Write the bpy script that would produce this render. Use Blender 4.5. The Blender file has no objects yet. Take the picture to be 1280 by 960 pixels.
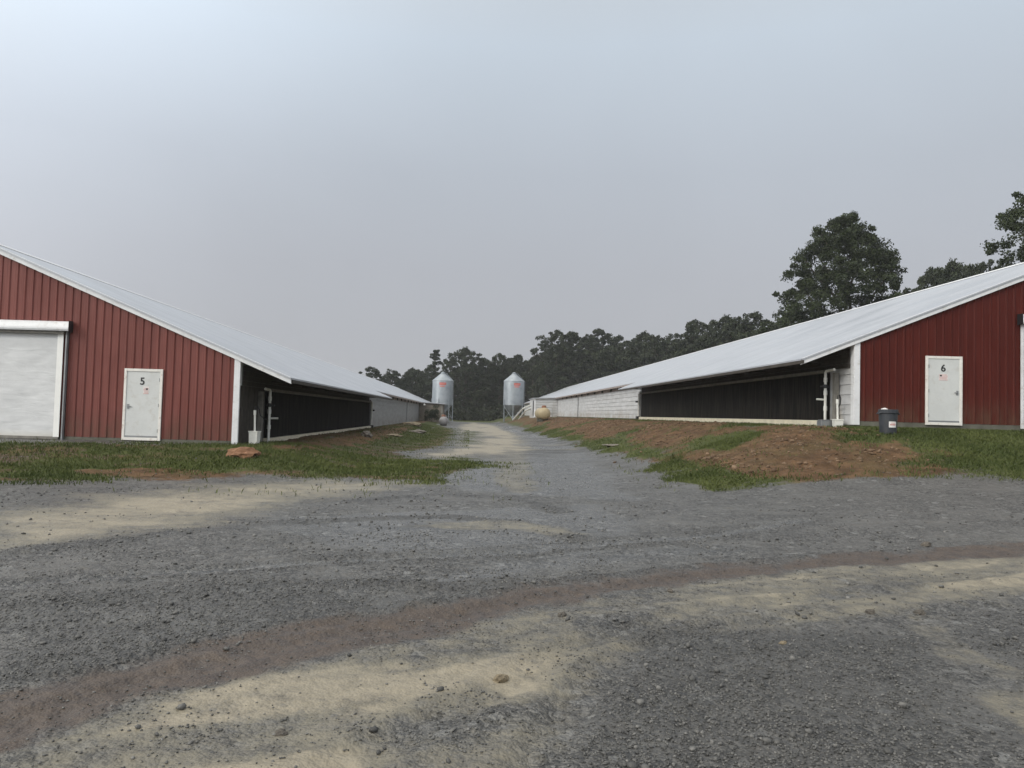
import bpy, bmesh, math, random
import numpy as np
from mathutils import Vector, Matrix, noise as mnoise

random.seed(7)
RNG = np.random.default_rng(11)
R = math.radians
scn = bpy.context.scene
COL = scn.collection
EYE = 1.55
YAW, PITCH, ROLL, FPX = .0534, .0401, .0275, 961.0

# ------------------------------------------------------------------ helpers
def ray(px, py):
    X, Y = px-640, py-480
    c, s = math.cos(ROLL), math.sin(ROLL); X, Y = X*c+Y*s, -X*s+Y*c
    x, d, u = X/FPX, 1.0, -Y/FPX
    c, s = math.cos(PITCH), math.sin(PITCH); y = d*c-u*s; z = d*s+u*c
    c, s = math.cos(YAW), math.sin(YAW); x, y = x*c+y*s, -x*s+y*c
    return x, y, z

def sm(t):
    t = np.clip(t, 0, 1); return t*t*(3-2*t)

# vectorised value noise
_perm = RNG.permutation(4096).astype(np.int64)
_val = RNG.random(4096)
def vnoise(x, y):
    xi = np.floor(x).astype(np.int64); yi = np.floor(y).astype(np.int64)
    fx = x-xi; fy = y-yi
    fx = fx*fx*fx*(fx*(fx*6-15)+10); fy = fy*fy*fy*(fy*(fy*6-15)+10)
    def h(a, b): return _val[_perm[(a+_perm[b & 4095]) & 4095]]
    return (h(xi, yi)*(1-fx)+h(xi+1, yi)*fx)*(1-fy)+(h(xi, yi+1)*(1-fx)+h(xi+1, yi+1)*fx)*fy
def fbm(x, y, o=4):
    a, s, t = 1.0, 0.0, 0.0
    for i in range(o):
        s = s+a*(vnoise(x+17.3*i, y-9.1*i)-.5); t += a; a *= .5; x = x*2.03; y = y*2.03
    return s/t*2

def ground_z(x, y):
    """large shape of the yard, the banks and the barn pads"""
    x = np.asarray(x, float); y = np.asarray(y, float)
    g = .42*sm((x-3)/9)*sm((y-7)/9)
    # left pad
    k = np.minimum((-x-2.4)/3.4, (y-16.2)/5.2)
    l = .43*sm(k)
    # right pad
    w = .5*fbm(x*.35, y*.35, 3)
    ka, kb = (x-4.6+w*.7)/6.2, (y-15.4+w*.5)/6.8
    k = -np.log(np.exp(-5*np.clip(ka, -4, 4))+np.exp(-5*np.clip(kb, -4, 4)))/5+.06
    r = 1.5*sm(k)
    r = np.where(r > 0, g+(1.44-g)*sm(k), g)
    z = np.where(x < 0, l, r)
    rough = sm(k*3)*(1-sm((k-.7)*4))*(x > 0)
    z = z+rough*.06*fbm(x*1.3, y*1.3, 4)
    z = z+.05*fbm(x*.25+5, y*.25, 2)*sm((np.hypot(x, y)-2)/8)*(1-sm(k*2))
    return z

def at(px, py, z=None):
    """ground point under a line of sight"""
    dx, dy, dz = ray(px, py)
    t = 2.0+np.arange(60000)*.004; h = EYE+dz*t-ground_z(dx*t, dy*t)
    i = int(np.argmax(h < 0)) if (h < 0).any() else len(t)-1
    t = float(t[i]); return Vector((dx*t, dy*t, float(ground_z(dx*t, dy*t))))

class MB:
    def __init__(s): s.bm = bmesh.new()
    def verts(s, vs, fs):
        v = [s.bm.verts.new(p) for p in vs]
        for f in fs:
            try: s.bm.faces.new([v[i] for i in f])
            except ValueError: pass
    def box(s, x0, x1, y0, y1, z0, z1, M=None):
        P = [Vector((x, y, z)) for z in (z0, z1) for y in (y0, y1) for x in (x0, x1)]
        if M: P = [M(p) for p in P]
        s.verts(P, [(0, 2, 3, 1), (4, 5, 7, 6), (0, 1, 5, 4), (2, 6, 7, 3), (0, 4, 6, 2), (1, 3, 7, 5)])
    def hexa(s, P):
        s.verts([Vector(p) for p in P], [(0, 3, 2, 1), (4, 5, 6, 7), (0, 1, 5, 4), (1, 2, 6, 5), (2, 3, 7, 6), (3, 0, 4, 7)])
    def tube(s, pts, r, n=8, cap=True):
        pts = [Vector(p) for p in pts]; rs = r if isinstance(r, (list, tuple)) else [r]*len(pts)
        rings = []
        for i, p in enumerate(pts):
            a = pts[max(0, i-1)]; b = pts[min(len(pts)-1, i+1)]
            d = (b-a).normalized()
            up = Vector((0, 0, 1)) if abs(d.z) < .9 else Vector((1, 0, 0))
            u = d.cross(up).normalized(); v = d.cross(u)
            rings.append([s.bm.verts.new(p+(u*math.cos(2*math.pi*k/n)+v*math.sin(2*math.pi*k/n))*rs[i]) for k in range(n)])
        for a, b in zip(rings, rings[1:]):
            for k in range(n): s.bm.faces.new([a[k], a[(k+1) % n], b[(k+1) % n], b[k]])
        if cap:
            s.bm.faces.new(rings[0][::-1]); s.bm.faces.new(rings[-1])
    def lathe(s, prof, n=32, c=(0, 0, 0), axis='z'):
        rings = []
        for r, h in prof:
            ring = []
            for k in range(n):
                a = 2*math.pi*k/n; p = (r*math.cos(a), r*math.sin(a), h)
                if axis == 'y': p = (p[0], h, p[1])
                ring.append(s.bm.verts.new(Vector(p)+Vector(c)))
            rings.append(ring)
        for a, b in zip(rings, rings[1:]):
            for k in range(n): s.bm.faces.new([a[k], a[(k+1) % n], b[(k+1) % n], b[k]])
        s.bm.faces.new(rings[0][::-1]); s.bm.faces.new(rings[-1])
    def build(s, name, mat, parent=None, bevel=0, smooth=False, loc=None):
        bmesh.ops.recalc_face_normals(s.bm, faces=s.bm.faces)
        if bevel:
            bmesh.ops.bevel(s.bm, geom=list(s.bm.edges), offset=bevel, segments=1, affect='EDGES', clamp_overlap=True)
        me = bpy.data.meshes.new(name); s.bm.to_mesh(me); s.bm.free()
        if smooth:
            for p in me.polygons: p.use_smooth = True
        me.materials.append(mat)
        o = bpy.data.objects.new(name, me); COL.objects.link(o)
        if parent: o.parent = parent
        if loc: o.location = loc
        return o

def tag(o, label=None, cat=None, group=None, kind=None):
    if label: o['label'] = label
    if cat: o['category'] = cat
    if group: o['group'] = group
    if kind: o['kind'] = kind
    return o
def empty(name, loc, label, cat, group=None, rz=0):
    o = bpy.data.objects.new(name, None); COL.objects.link(o); o.location = loc; o.rotation_euler = (0, 0, rz)
    o.empty_display_size = .2
    return tag(o, label, cat, group)
def copy_tree(o):
    c = o.copy(); COL.objects.link(c)
    for ch in list(o.children):
        d = ch.copy(); COL.objects.link(d); d.parent = c
        for g in list(ch.children):
            e = g.copy(); COL.objects.link(e); e.parent = d
    return c
def mesh_np(name, V, F, mat, n, attrs=None, parent=None, smooth=False):
    """bulk mesh: F is (m, n) face indices"""
    me = bpy.data.meshes.new(name)
    me.vertices.add(len(V)); me.vertices.foreach_set('co', np.ascontiguousarray(V, dtype=np.float32).ravel())
    m = len(F)
    me.loops.add(m*n); me.loops.foreach_set('vertex_index', np.ascontiguousarray(F, dtype=np.int32).ravel())
    me.polygons.add(m); me.polygons.foreach_set('loop_start', np.arange(0, m*n, n, dtype=np.int32))
    if smooth: me.polygons.foreach_set('use_smooth', np.ones(m, dtype=bool))
    me.update(calc_edges=True)
    for k, a in (attrs or {}).items():
        at_ = me.attributes.new(k, 'FLOAT', 'POINT'); at_.data.foreach_set('value', np.ascontiguousarray(a, dtype=np.float32))
    me.materials.append(mat)
    o = bpy.data.objects.new(name, me); COL.objects.link(o)
    if parent: o.parent = parent
    return o

# ------------------------------------------------------------------ materials
class N:
    def __init__(s, name):
        s.m = bpy.data.materials.new(name); s.m.use_nodes = True
        s.t = s.m.node_tree; s.t.nodes.clear()
        s.out = s.n('ShaderNodeOutputMaterial'); s.b = s.n('ShaderNodeBsdfPrincipled')
        s.l(s.b.outputs[0], s.out.inputs[0])
    def n(s, t, **k):
        x = s.t.nodes.new(t)
        for a, v in k.items(): setattr(x, a, v)
        return x
    def l(s, a, b): s.t.links.new(a, b)
    def put(s, v, sock):
        if isinstance(v, bpy.types.NodeSocket): s.l(v, sock)
        elif v is not None:
            if isinstance(v, tuple) and len(v) == 3 and sock.type == 'RGBA': v = (*v, 1)
            sock.default_value = v
    def coord(s, out='Object'): return s.n('ShaderNodeTexCoord').outputs[out]
    def pos(s): return s.n('ShaderNodeNewGeometry').outputs['Position']
    def scale(s, v, sc):
        x = s.n('ShaderNodeMapping'); s.l(v, x.inputs[0]); x.inputs['Scale'].default_value = sc; return x.outputs[0]
    def noise(s, v, sc, det=4, rough=.55, w=0):
        x = s.n('ShaderNodeTexNoise'); s.l(v, x.inputs['Vector']); x.inputs['Scale'].default_value = sc
        x.inputs['Detail'].default_value = det; x.inputs['Roughness'].default_value = rough; x.inputs['Distortion'].default_value = w
        return x.outputs['Fac']
    def vor(s, v, sc, out='Distance', feat='F1'):
        x = s.n('ShaderNodeTexVoronoi'); x.feature = feat; s.l(v, x.inputs['Vector']); x.inputs['Scale'].default_value = sc
        return x.outputs[out]
    def math(s, op, a, b=None, c=None, clamp=False):
        x = s.n('ShaderNodeMath', operation=op); x.use_clamp = clamp
        s.put(a, x.inputs[0]); s.put(b, x.inputs[1]); s.put(c, x.inputs[2]); return x.outputs[0]
    def rng(s, v, a, b, c=0., d=1.):
        x = s.n('ShaderNodeMapRange'); x.interpolation_type = 'SMOOTHSTEP'
        s.put(v, x.inputs[0])
        for i, q in enumerate((a, b, c, d)): s.put(q, x.inputs[1+i])
        return x.outputs[0]
    def mix(s, f, a, b, mode='MIX'):
        x = s.n('ShaderNodeMix', data_type='RGBA', blend_type=mode)
        s.put(f, x.inputs[0]); s.put(a, x.inputs[6]); s.put(b, x.inputs[7]); return x.outputs[2]
    def attr(s, name): return s.n('ShaderNodeAttribute', attribute_name=name).outputs['Fac']
    def bump(s, h, dist, st=1., normal=None):
        x = s.n('ShaderNodeBump'); s.l(h, x.inputs['Height']); x.inputs['Distance'].default_value = dist
        s.put(st, x.inputs['Strength'])
        if normal: s.l(normal, x.inputs['Normal'])
        return x.outputs[0]
    def set(s, col=None, rough=None, metal=None, spec=None, normal=None):
        s.put(col, s.b.inputs['Base Color']); s.put(rough, s.b.inputs['Roughness']); s.put(metal, s.b.inputs['Metallic'])
        s.put(spec, s.b.inputs['Specular IOR Level'])
        if normal: s.l(normal, s.b.inputs['Normal'])
        return s.m

def plain(name, col, rough=.5, metal=0., var=.18, sc=3., bump=0, dirt=None):
    """a plain painted or moulded surface with uneven wear"""
    k = N(name); p = k.coord()
    n1 = k.noise(p, sc, 6); n2 = k.noise(p, sc*9, 4)
    f = k.rng(k.math('ADD', k.math('MULTIPLY', n1, .7), k.math('MULTIPLY', n2, .3)), .3, .7)
    c = k.mix(f, tuple(x*(1-var) for x in col), tuple(min(1, x*(1+var*.6)) for x in col))
    if dirt: c = k.mix(k.rng(k.noise(p, sc*2.3, 8, .65), .52, .75, 0, .7), c, dirt)
    r = k.rng(n2, .2, .8, rough-.1, rough+.1)
    return k.set(c, r, metal, None, k.bump(n2, bump) if bump else None)

def metal_red(name, c0, c1, c2, spec):
    k = N(name); p = k.pos()
    streak = k.noise(k.scale(p, (9, 9, .5)), 1, 5); n = k.noise(p, 1.3, 5)
    c = k.mix(k.rng(streak, .3, .72), c0, c1)
    c = k.mix(k.rng(n, .45, .75, 0, .35), c, c2)
    sx = k.n('ShaderNodeSeparateXYZ'); k.l(p, sx.inputs[0]); wn_ = k.n('ShaderNodeTexWhiteNoise'); wn_.noise_dimensions = '1D'
    k.l(k.math('FLOOR', k.math('DIVIDE', sx.outputs[0], .94)), wn_.inputs['W'])
    c = k.mix(k.math('MULTIPLY', wn_.outputs['Value'], .35), c, tuple(v*.7 for v in c0))
    z = k.n('ShaderNodeSeparateXYZ'); k.l(k.coord('Object'), z.inputs[0])
    low = k.rng(z.outputs[2], .1, 1.1, 1, 0)
    c = k.mix(k.math('MULTIPLY', low, k.rng(k.noise(k.scale(p, (5, 5, 1.2)), 1, 6), .3, .65, 0, .75)), c, (.10, .052, .034))
    w = k.n('ShaderNodeTexWave', bands_direction='X'); k.l(p, w.inputs[0]); w.inputs['Scale'].default_value = .314/.062; w.inputs['Distortion'].default_value = 0
    return k.set(c, k.rng(n, .3, .7, .38, .55), 0., spec, k.bump(k.rng(w.outputs['Fac'], .75, 1), .006, .5))
def metal_roof():
    k = N('pale_roof_sheet'); p = k.pos()
    n = k.noise(k.scale(p, (.35, 1.2, 1)), 1, 6); n2 = k.noise(p, .5, 3)
    c = k.mix(k.rng(n, .3, .75), (.395, .415, .45), (.465, .485, .525))
    w = k.n('ShaderNodeTexWave', bands_direction='Y'); k.l(p, w.inputs[0]); w.inputs['Scale'].default_value = .314/.3; w.inputs['Distortion'].default_value = 0
    c = k.mix(k.rng(k.noise(k.scale(p, (.25, 4.5, 1)), 1, 5), .55, .85, 0, .2), c, (.35, .355, .365))
    return k.set(c, k.rng(n2, .3, .7, .33, .48), .25, .5, k.bump(k.rng(w.outputs['Fac'], .8, 1), .008, .4))
def siding(name='white_lap_siding', g=1.):
    G = lambda *c: tuple(v*g for v in c)
    k = N(name); p = k.pos()
    n = k.noise(k.scale(p, (1, .8, 4)), 1, 6); z = k.n('ShaderNodeSeparateXYZ'); k.l(k.coord('Object'), z.inputs[0])
    c = k.mix(k.rng(n, .3, .75), G(.45, .455, .46), G(.58, .585, .60))
    d = k.math('MULTIPLY', k.rng(z.outputs[2], .0, .9, 1, .0), k.rng(k.noise(k.scale(p, (2, 1.2, 1)), 1, 7), .35, .7))
    c = k.mix(k.math('MULTIPLY', d, .8), c, G(.30, .26, .20))
    c = k.mix(k.rng(k.noise(k.scale(p, (3, 2.4, .25)), 1, 5), .55, .8, 0, .45), c, G(.34, .32, .29))
    return k.set(c, .55, 0., .4, k.bump(k.noise(p, 3, 4), .01))
def pads():
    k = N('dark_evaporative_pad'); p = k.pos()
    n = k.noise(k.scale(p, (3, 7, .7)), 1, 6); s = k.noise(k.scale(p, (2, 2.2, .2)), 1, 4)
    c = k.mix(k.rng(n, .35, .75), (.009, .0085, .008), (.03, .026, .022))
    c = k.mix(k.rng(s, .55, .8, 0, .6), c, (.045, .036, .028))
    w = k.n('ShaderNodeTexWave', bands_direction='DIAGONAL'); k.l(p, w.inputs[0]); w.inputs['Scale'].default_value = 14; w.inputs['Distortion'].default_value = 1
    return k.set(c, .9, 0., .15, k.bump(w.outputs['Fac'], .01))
def galv():
    k = N('galvanised_corrugated_steel'); p = k.coord()
    n = k.noise(p, .9, 5); v = k.vor(p, 9, 'Color')
    bw = k.n('ShaderNodeRGBToBW'); k.l(v, bw.inputs[0])
    c = k.mix(k.rng(n, .3, .7), (.27, .30, .33), (.40, .43, .46))
    c = k.mix(k.math('MULTIPLY', bw.outputs[0], .25), c, (.28, .33, .37))
    w = k.n('ShaderNodeTexWave', bands_direction='Z'); k.l(p, w.inputs[0]); w.inputs['Scale'].default_value = .314/.085; w.inputs['Distortion'].default_value = 0
    return k.set(c, k.rng(n, .3, .7, .32, .5), .55, .5, k.bump(w.outputs['Fac'], .012, .5))
def curtain():
    k = N('white_woven_curtain'); p = k.coord()
    a = k.noise(k.scale(p, (1.3, 1, 3.2)), 1, 3, .5, .8); b = k.noise(k.scale(p, (.5, 1, 6)), 1, 4)
    z = k.n('ShaderNodeSeparateXYZ'); k.l(p, z.inputs[0])
    c = k.mix(k.rng(k.noise(p, 1.5, 6), .3, .7), (.58, .59, .60), (.65, .66, .67))
    c = k.mix(k.rng(z.outputs[2], .05, .35, .55, 0), c, (.50, .47, .40))
    return k.set(c, .5, 0., .4, k.bump(k.math('ADD', a, k.math('MULTIPLY', b, .5)), .05, .35))
def foliage(name, lo, hi):
    k = N(name); r = k.attr('tint')
    c = k.mix(r, lo, hi)
    c = k.mix(k.rng(k.noise(k.coord(), .35, 3), .35, .7, 0, .5), c, tuple((a*.9+b*.4)*.7 for a, b in zip(lo, hi)))
    k.set(c, .6, 0., .25)
    tr = k.n('ShaderNodeBsdfTranslucent'); k.l(c, tr.inputs[0]); mx = k.n('ShaderNodeMixShader'); mx.inputs[0].default_value = .1
    k.l(k.b.outputs[0], mx.inputs[1]); k.l(tr.outputs[0], mx.inputs[2]); k.l(mx.outputs[0], k.out.inputs[0])
    return k.m
def bark():
    k = N('grey_brown_bark'); p = k.coord()
    n = k.noise(k.scale(p, (6, 6, 1)), 1, 6)
    return k.set(k.mix(k.rng(n, .3, .7), (.035, .03, .025), (.10, .085, .07)), .9, 0., .2, k.bump(n, .05))
def stone_mat(name, lo, hi, rough=.6):
    k = N(name); r = k.attr('tint'); n = k.noise(k.pos(), 35, 4)
    c = k.mix(r, lo, hi); c = k.mix(k.rng(n, .35, .7, 0, .4), c, tuple(x*.55 for x in lo))
    return k.set(c, rough, 0., .4, k.bump(n, .004))
def rock_mat(name, lo, hi):
    k = N(name); p = k.coord(); n = k.noise(p, 3.5, 8, .62)
    c = k.mix(k.rng(n, .3, .7), lo, hi); c = k.mix(k.rng(k.noise(p, 14, 5), .5, .7, 0, .5), c, tuple(x*.5 for x in lo))
    return k.set(c, .75, 0., .3, k.bump(k.noise(p, 9, 8, .65), .05))

def ground_mat():
    k = N('wet_gravel_yard'); p = k.pos()
    sand, mud, grass, dirt, wet, dark = [k.attr(a) for a in ('sand', 'mud', 'grass', 'dirt', 'wet', 'dark')]
    # fragments of crushed stone at three sizes
    def cells(sc):
        v = k.vor(p, sc, 'Color'); bw = k.n('ShaderNodeRGBToBW'); k.l(v, bw.inputs[0]); return bw.outputs[0], k.vor(p, sc)
    c1, d1 = cells(62); c2, d2 = cells(26); c3, d3 = cells(11)
    n1 = k.noise(p, 1.1, 8, .62); n2 = k.noise(p, 6, 6, .6); n3 = k.noise(p, 40, 4, .6)
    v = k.math('ADD', k.math('MULTIPLY', c1, .5), k.math('MULTIPLY', c2, .5))
    col = k.mix(k.rng(v, .25, .8), (.028, .0275, .0265), (.146, .142, .135))
    col = k.mix(k.rng(c3, .8, .9, 0, .7), col, (.215, .215, .21))
    col = k.mix(k.rng(c2, .22, .1, 0, .7), col, (.03, .03, .03))
    # fines washed between the stones
    fines = k.rng(n1, .42, .66)
    col = k.mix(k.math('MULTIPLY', fines, .72), col, (.096, .094, .089))
    dk = k.math('MULTIPLY', dark, k.rng(n2, .3, .6, .5, 1), clamp=True)
    col = k.mix(k.math('MULTIPLY', dk, .62), col, (.038, .038, .038))
    trk = k.noise(k.scale(p, (.22, 1.5, 1)), 1, 6, .6, .6); trk2 = k.noise(k.scale(p, (.9, 5, 1)), 1, 5, .65, .4)
    col = k.mix(k.rng(trk, .52, .72, 0, .55), col, (.042, .042, .041))
    col = k.mix(k.rng(trk, .45, .28, 0, .45), col, (.125, .123, .116))
    col = k.mix(k.rng(trk2, .55, .75, 0, .5), col, (.035, .035, .034))
    # washed-in sand and red mud
    brk = k.math('ADD', k.math('MULTIPLY', k.math('SUBTRACT', n2, .5), 1.0), k.math('MULTIPLY', k.math('SUBTRACT', n1, .5), 1.1))
    brk = k.math('ADD', brk, k.math('MULTIPLY', k.math('SUBTRACT', n3, .5), .5))
    sf = k.rng(k.math('ADD', sand, brk), .12, .98)
    scol = k.mix(k.rng(n2, .3, .7), (.16, .143, .106), (.228, .205, .152))
    scol = k.mix(k.rng(n3, .35, .7, 0, .4), scol, (.15, .135, .10))
    scol = k.mix(k.rng(sand, .72, 1.), scol, k.mix(k.rng(n2, .3, .7), (.25, .216, .155), (.335, .292, .215)))
    peb = k.rng(c2, .85, .93); 
    scol = k.mix(k.math('MULTIPLY', peb, .5), scol, (.085, .08, .07))
    col = k.mix(k.math('MULTIPLY', sf, .84), col, scol)
    mf = k.rng(k.math('ADD', mud, k.math('MULTIPLY', brk, .6)), .0, .8)
    mcol = k.mix(k.rng(n2, .3, .7), (.044, .030, .022), (.084, .060, .044))
    col = k.mix(k.math('MULTIPLY', mf, .9), col, mcol)
    # clay of the bank
    df = k.rng(k.math('ADD', dirt, k.math('MULTIPLY', brk, .5)), .25, .7)
    dcol = k.mix(k.rng(k.noise(p, 2.2, 7, .65), .3, .7), (.078, .047, .026), (.17, .10, .056))
    dcol = k.mix(k.rng(k.noise(p, .7, 4), .45, .7, 0, .6), dcol, (.10, .078, .036))
    dcol = k.mix(k.rng(n3, .45, .7, 0, .6), dcol, (.05, .032, .017))
    dcol = k.mix(k.rng(c3, .86, .95, 0, .7), dcol, (.20, .155, .11))
    col = k.mix(df, col, dcol)
    gf = k.rng(k.math('ADD', grass, k.math('MULTIPLY', brk, .9)), .35, .75)
    gcol = k.mix(k.rng(n2, .3, .7), (.045, .058, .018), (.085, .098, .032))
    gcol = k.mix(k.rng(n1, .5, .72, 0, .6), gcol, (.075, .064, .034))
    col = k.mix(gf, col, gcol)
    # standing water films make the fines smooth
    soft = k.math('MAXIMUM', df, gf)
    wf = k.math('MULTIPLY', k.rng(k.math('ADD', wet, k.math('MULTIPLY', brk, .9)), .3, .8), k.math('SUBTRACT', 1., soft), clamp=True)
    rough = k.math('ADD', k.rng(n2, .3, .7, .42, .6), k.math('MULTIPLY', soft, .3))
    rough = k.math('SUBTRACT', rough, k.math('MULTIPLY', wf, .24)); rough = k.math('SUBTRACT', rough, k.rng(trk, .45, .28, 0, .1))
    h = k.math('ADD', k.math('MULTIPLY', d2, -.6), k.math('MULTIPLY', d1, -.35))
    h = k.math('ADD', h, k.math('MULTIPLY', d3, -.35))
    h = k.math('ADD', h, k.math('MULTIPLY', n2, .6))
    smooth = k.math('MAXIMUM', k.math('MAXIMUM', k.math('MULTIPLY', sf, .62), k.math('MULTIPLY', mf, .5)), k.math('MULTIPLY', wf, .6)); smooth = k.math('MAXIMUM', smooth, k.math('MULTIPLY', fines, .5))
    st = k.math('SUBTRACT', 1., smooth)
    return k.set(col, rough, 0., k.math('SUBTRACT', .5, k.math('MULTIPLY', soft, .38)), k.bump(k.math('ADD', h, k.math('MULTIPLY', n3, .5)), .036, st))

M = {}
M['red'] = metal_red('pale_red_sheet', (.165, .046, .037), (.21, .065, .053), (.14, .038, .031), .35); M['red_deep'] = metal_red('deep_red_sheet', (.076, .0125, .0085), (.10, .018, .0125), (.066, .012, .0085), .13); M['roof'] = metal_roof(); M['siding'] = siding(); M['siding_shaded'] = siding('shade_toned_siding', .5); M['pad'] = pads(); M['galv'] = galv(); M['curtain'] = curtain()  # second siding: same boards, with the left wall's shade put into the colour
M['trim'] = plain('white_trim_metal', (.72, .73, .75), .4, var=.1, sc=2, dirt=(.45, .42, .38))
M['door'] = plain('pale_grey_door_paint', (.60, .615, .61), .42, var=.07, sc=2.2, dirt=(.50, .49, .46))
M['frame'] = plain('white_door_frame_paint', (.76, .74, .70), .45, var=.1, sc=4, dirt=(.45, .36, .30))
M['sill'] = plain('cream_timber', (.70, .64, .50), .6, var=.14, sc=3, bump=.003, dirt=(.42, .36, .27))
M['dark_wood'] = plain('shade_stand_in_boards', (.05, .042, .035), .85, var=.4, sc=5, bump=.004)
M['grey_wood'] = plain('weathered_grey_timber', (.20, .19, .17), .85, var=.3, sc=5, bump=.004)
M['brown_wall'] = plain('dark_brown_wall', (.16, .14, .115), .85, var=.3, sc=2, bump=.004)
M['soffit'] = plain('brown_soffit_board', (.30, .25, .23), .8, var=.25, sc=2)
M['concrete'] = plain('stained_concrete', (.12, .118, .095), .85, var=.3, sc=3, bump=.006, dirt=(.10, .11, .07))
M['pvc'] = plain('white_pvc', (.74, .74, .70), .35, var=.08, sc=6, dirt=(.5, .48, .42))
M['black'] = plain('black_rubber', (.018, .018, .02), .55, var=.2)
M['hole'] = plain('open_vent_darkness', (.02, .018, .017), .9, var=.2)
M['steel'] = plain('dull_steel', (.30, .31, .32), .4, .7, var=.15)
M['num'] = plain('black_number_vinyl', (.015, .015, .016), .4, var=.1)
M['strip'] = plain('bright_white_vinyl', (.84, .84, .82), .4, var=.04)
M['paper'] = plain('white_notice_paper', (.70, .66, .65), .6, var=.08, sc=8)
M['redink'] = plain('faded_red_print', (.55, .22, .20), .6, var=.1, sc=8)
M['emblem'] = plain('red_bin_emblem', (.50, .12, .095), .45, var=.1)
M['barrel'] = plain('dark_blue_grey_plastic', (.034, .039, .048), .5, var=.2, sc=4, dirt=(.06, .057, .05))
M['sticker'] = plain('white_sticker', (.75, .73, .72), .5, var=.05)
M['cream_tank'] = plain('cream_tank_paint', (.36, .295, .18), .45, var=.16, sc=3, dirt=(.33, .25, .15))
M['grey_tank'] = plain('grey_tank_paint', (.25, .245, .255), .45, var=.14, sc=3, dirt=(.28, .22, .20))
M['rust'] = plain('rusty_dome_paint', (.22, .10, .06), .7, var=.3, sc=6)
M['bark'] = bark()
M['leaf_far'] = foliage('woodland_leaves', (.018, .025, .013), (.046, .058, .028))
M['leaf_near'] = foliage('broad_tree_leaves', (.017, .026, .010), (.05, .066, .026))
M['leaf_pine'] = foliage('pine_needles', (.02, .028, .016), (.036, .048, .026))
M['grassblade'] = foliage('short_grass_blades', (.05, .07, .017), (.118, .138, .042))
M['gravel'] = stone_mat('loose_gravel', (.045, .045, .044), (.21, .205, .195), .5)
M['rubble'] = stone_mat('clay_clods', (.075, .044, .024), (.26, .175, .11), .85)
M['clay_rock'] = rock_mat('orange_clay', (.15, .075, .04), (.28, .15, .085))
M['dark_rock'] = rock_mat('dark_wet_stone', (.06, .055, .05), (.17, .15, .125))
M['tan_rock'] = rock_mat('tan_wet_stone', (.16, .13, .09), (.30, .25, .17))
M['pale_rock'] = rock_mat('broken_concrete', (.12, .105, .09), (.23, .205, .175))
M['ground'] = ground_mat()

# ------------------------------------------------------------------ barns
SL, HC, HW, YEND = .4124, 2.57, 8.2, 168.0
Y_PAD1, Y_STEP = 51.8, 52.3
def font_mesh(ch, size, mat, parent, Mx):
    cu = bpy.data.curves.new('number', 'FONT'); cu.body = ch; cu.size = size; cu.extrude = .004; cu.offset = size*.018; cu.align_x = 'CENTER'
    t = bpy.data.objects.new('number', cu); COL.objects.link(t)
    bpy.context.view_layer.update()
    me = bpy.data.meshes.new_from_object(t.evaluated_get(bpy.context.evaluated_depsgraph_get()))
    bpy.data.objects.remove(t)
    for v in me.vertices: v.co = Mx(v.co)
    me.materials.clear(); me.materials.append(mat)
    o = bpy.data.objects.new('number', me); COL.objects.link(o); o.parent = parent
    return o

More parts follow.
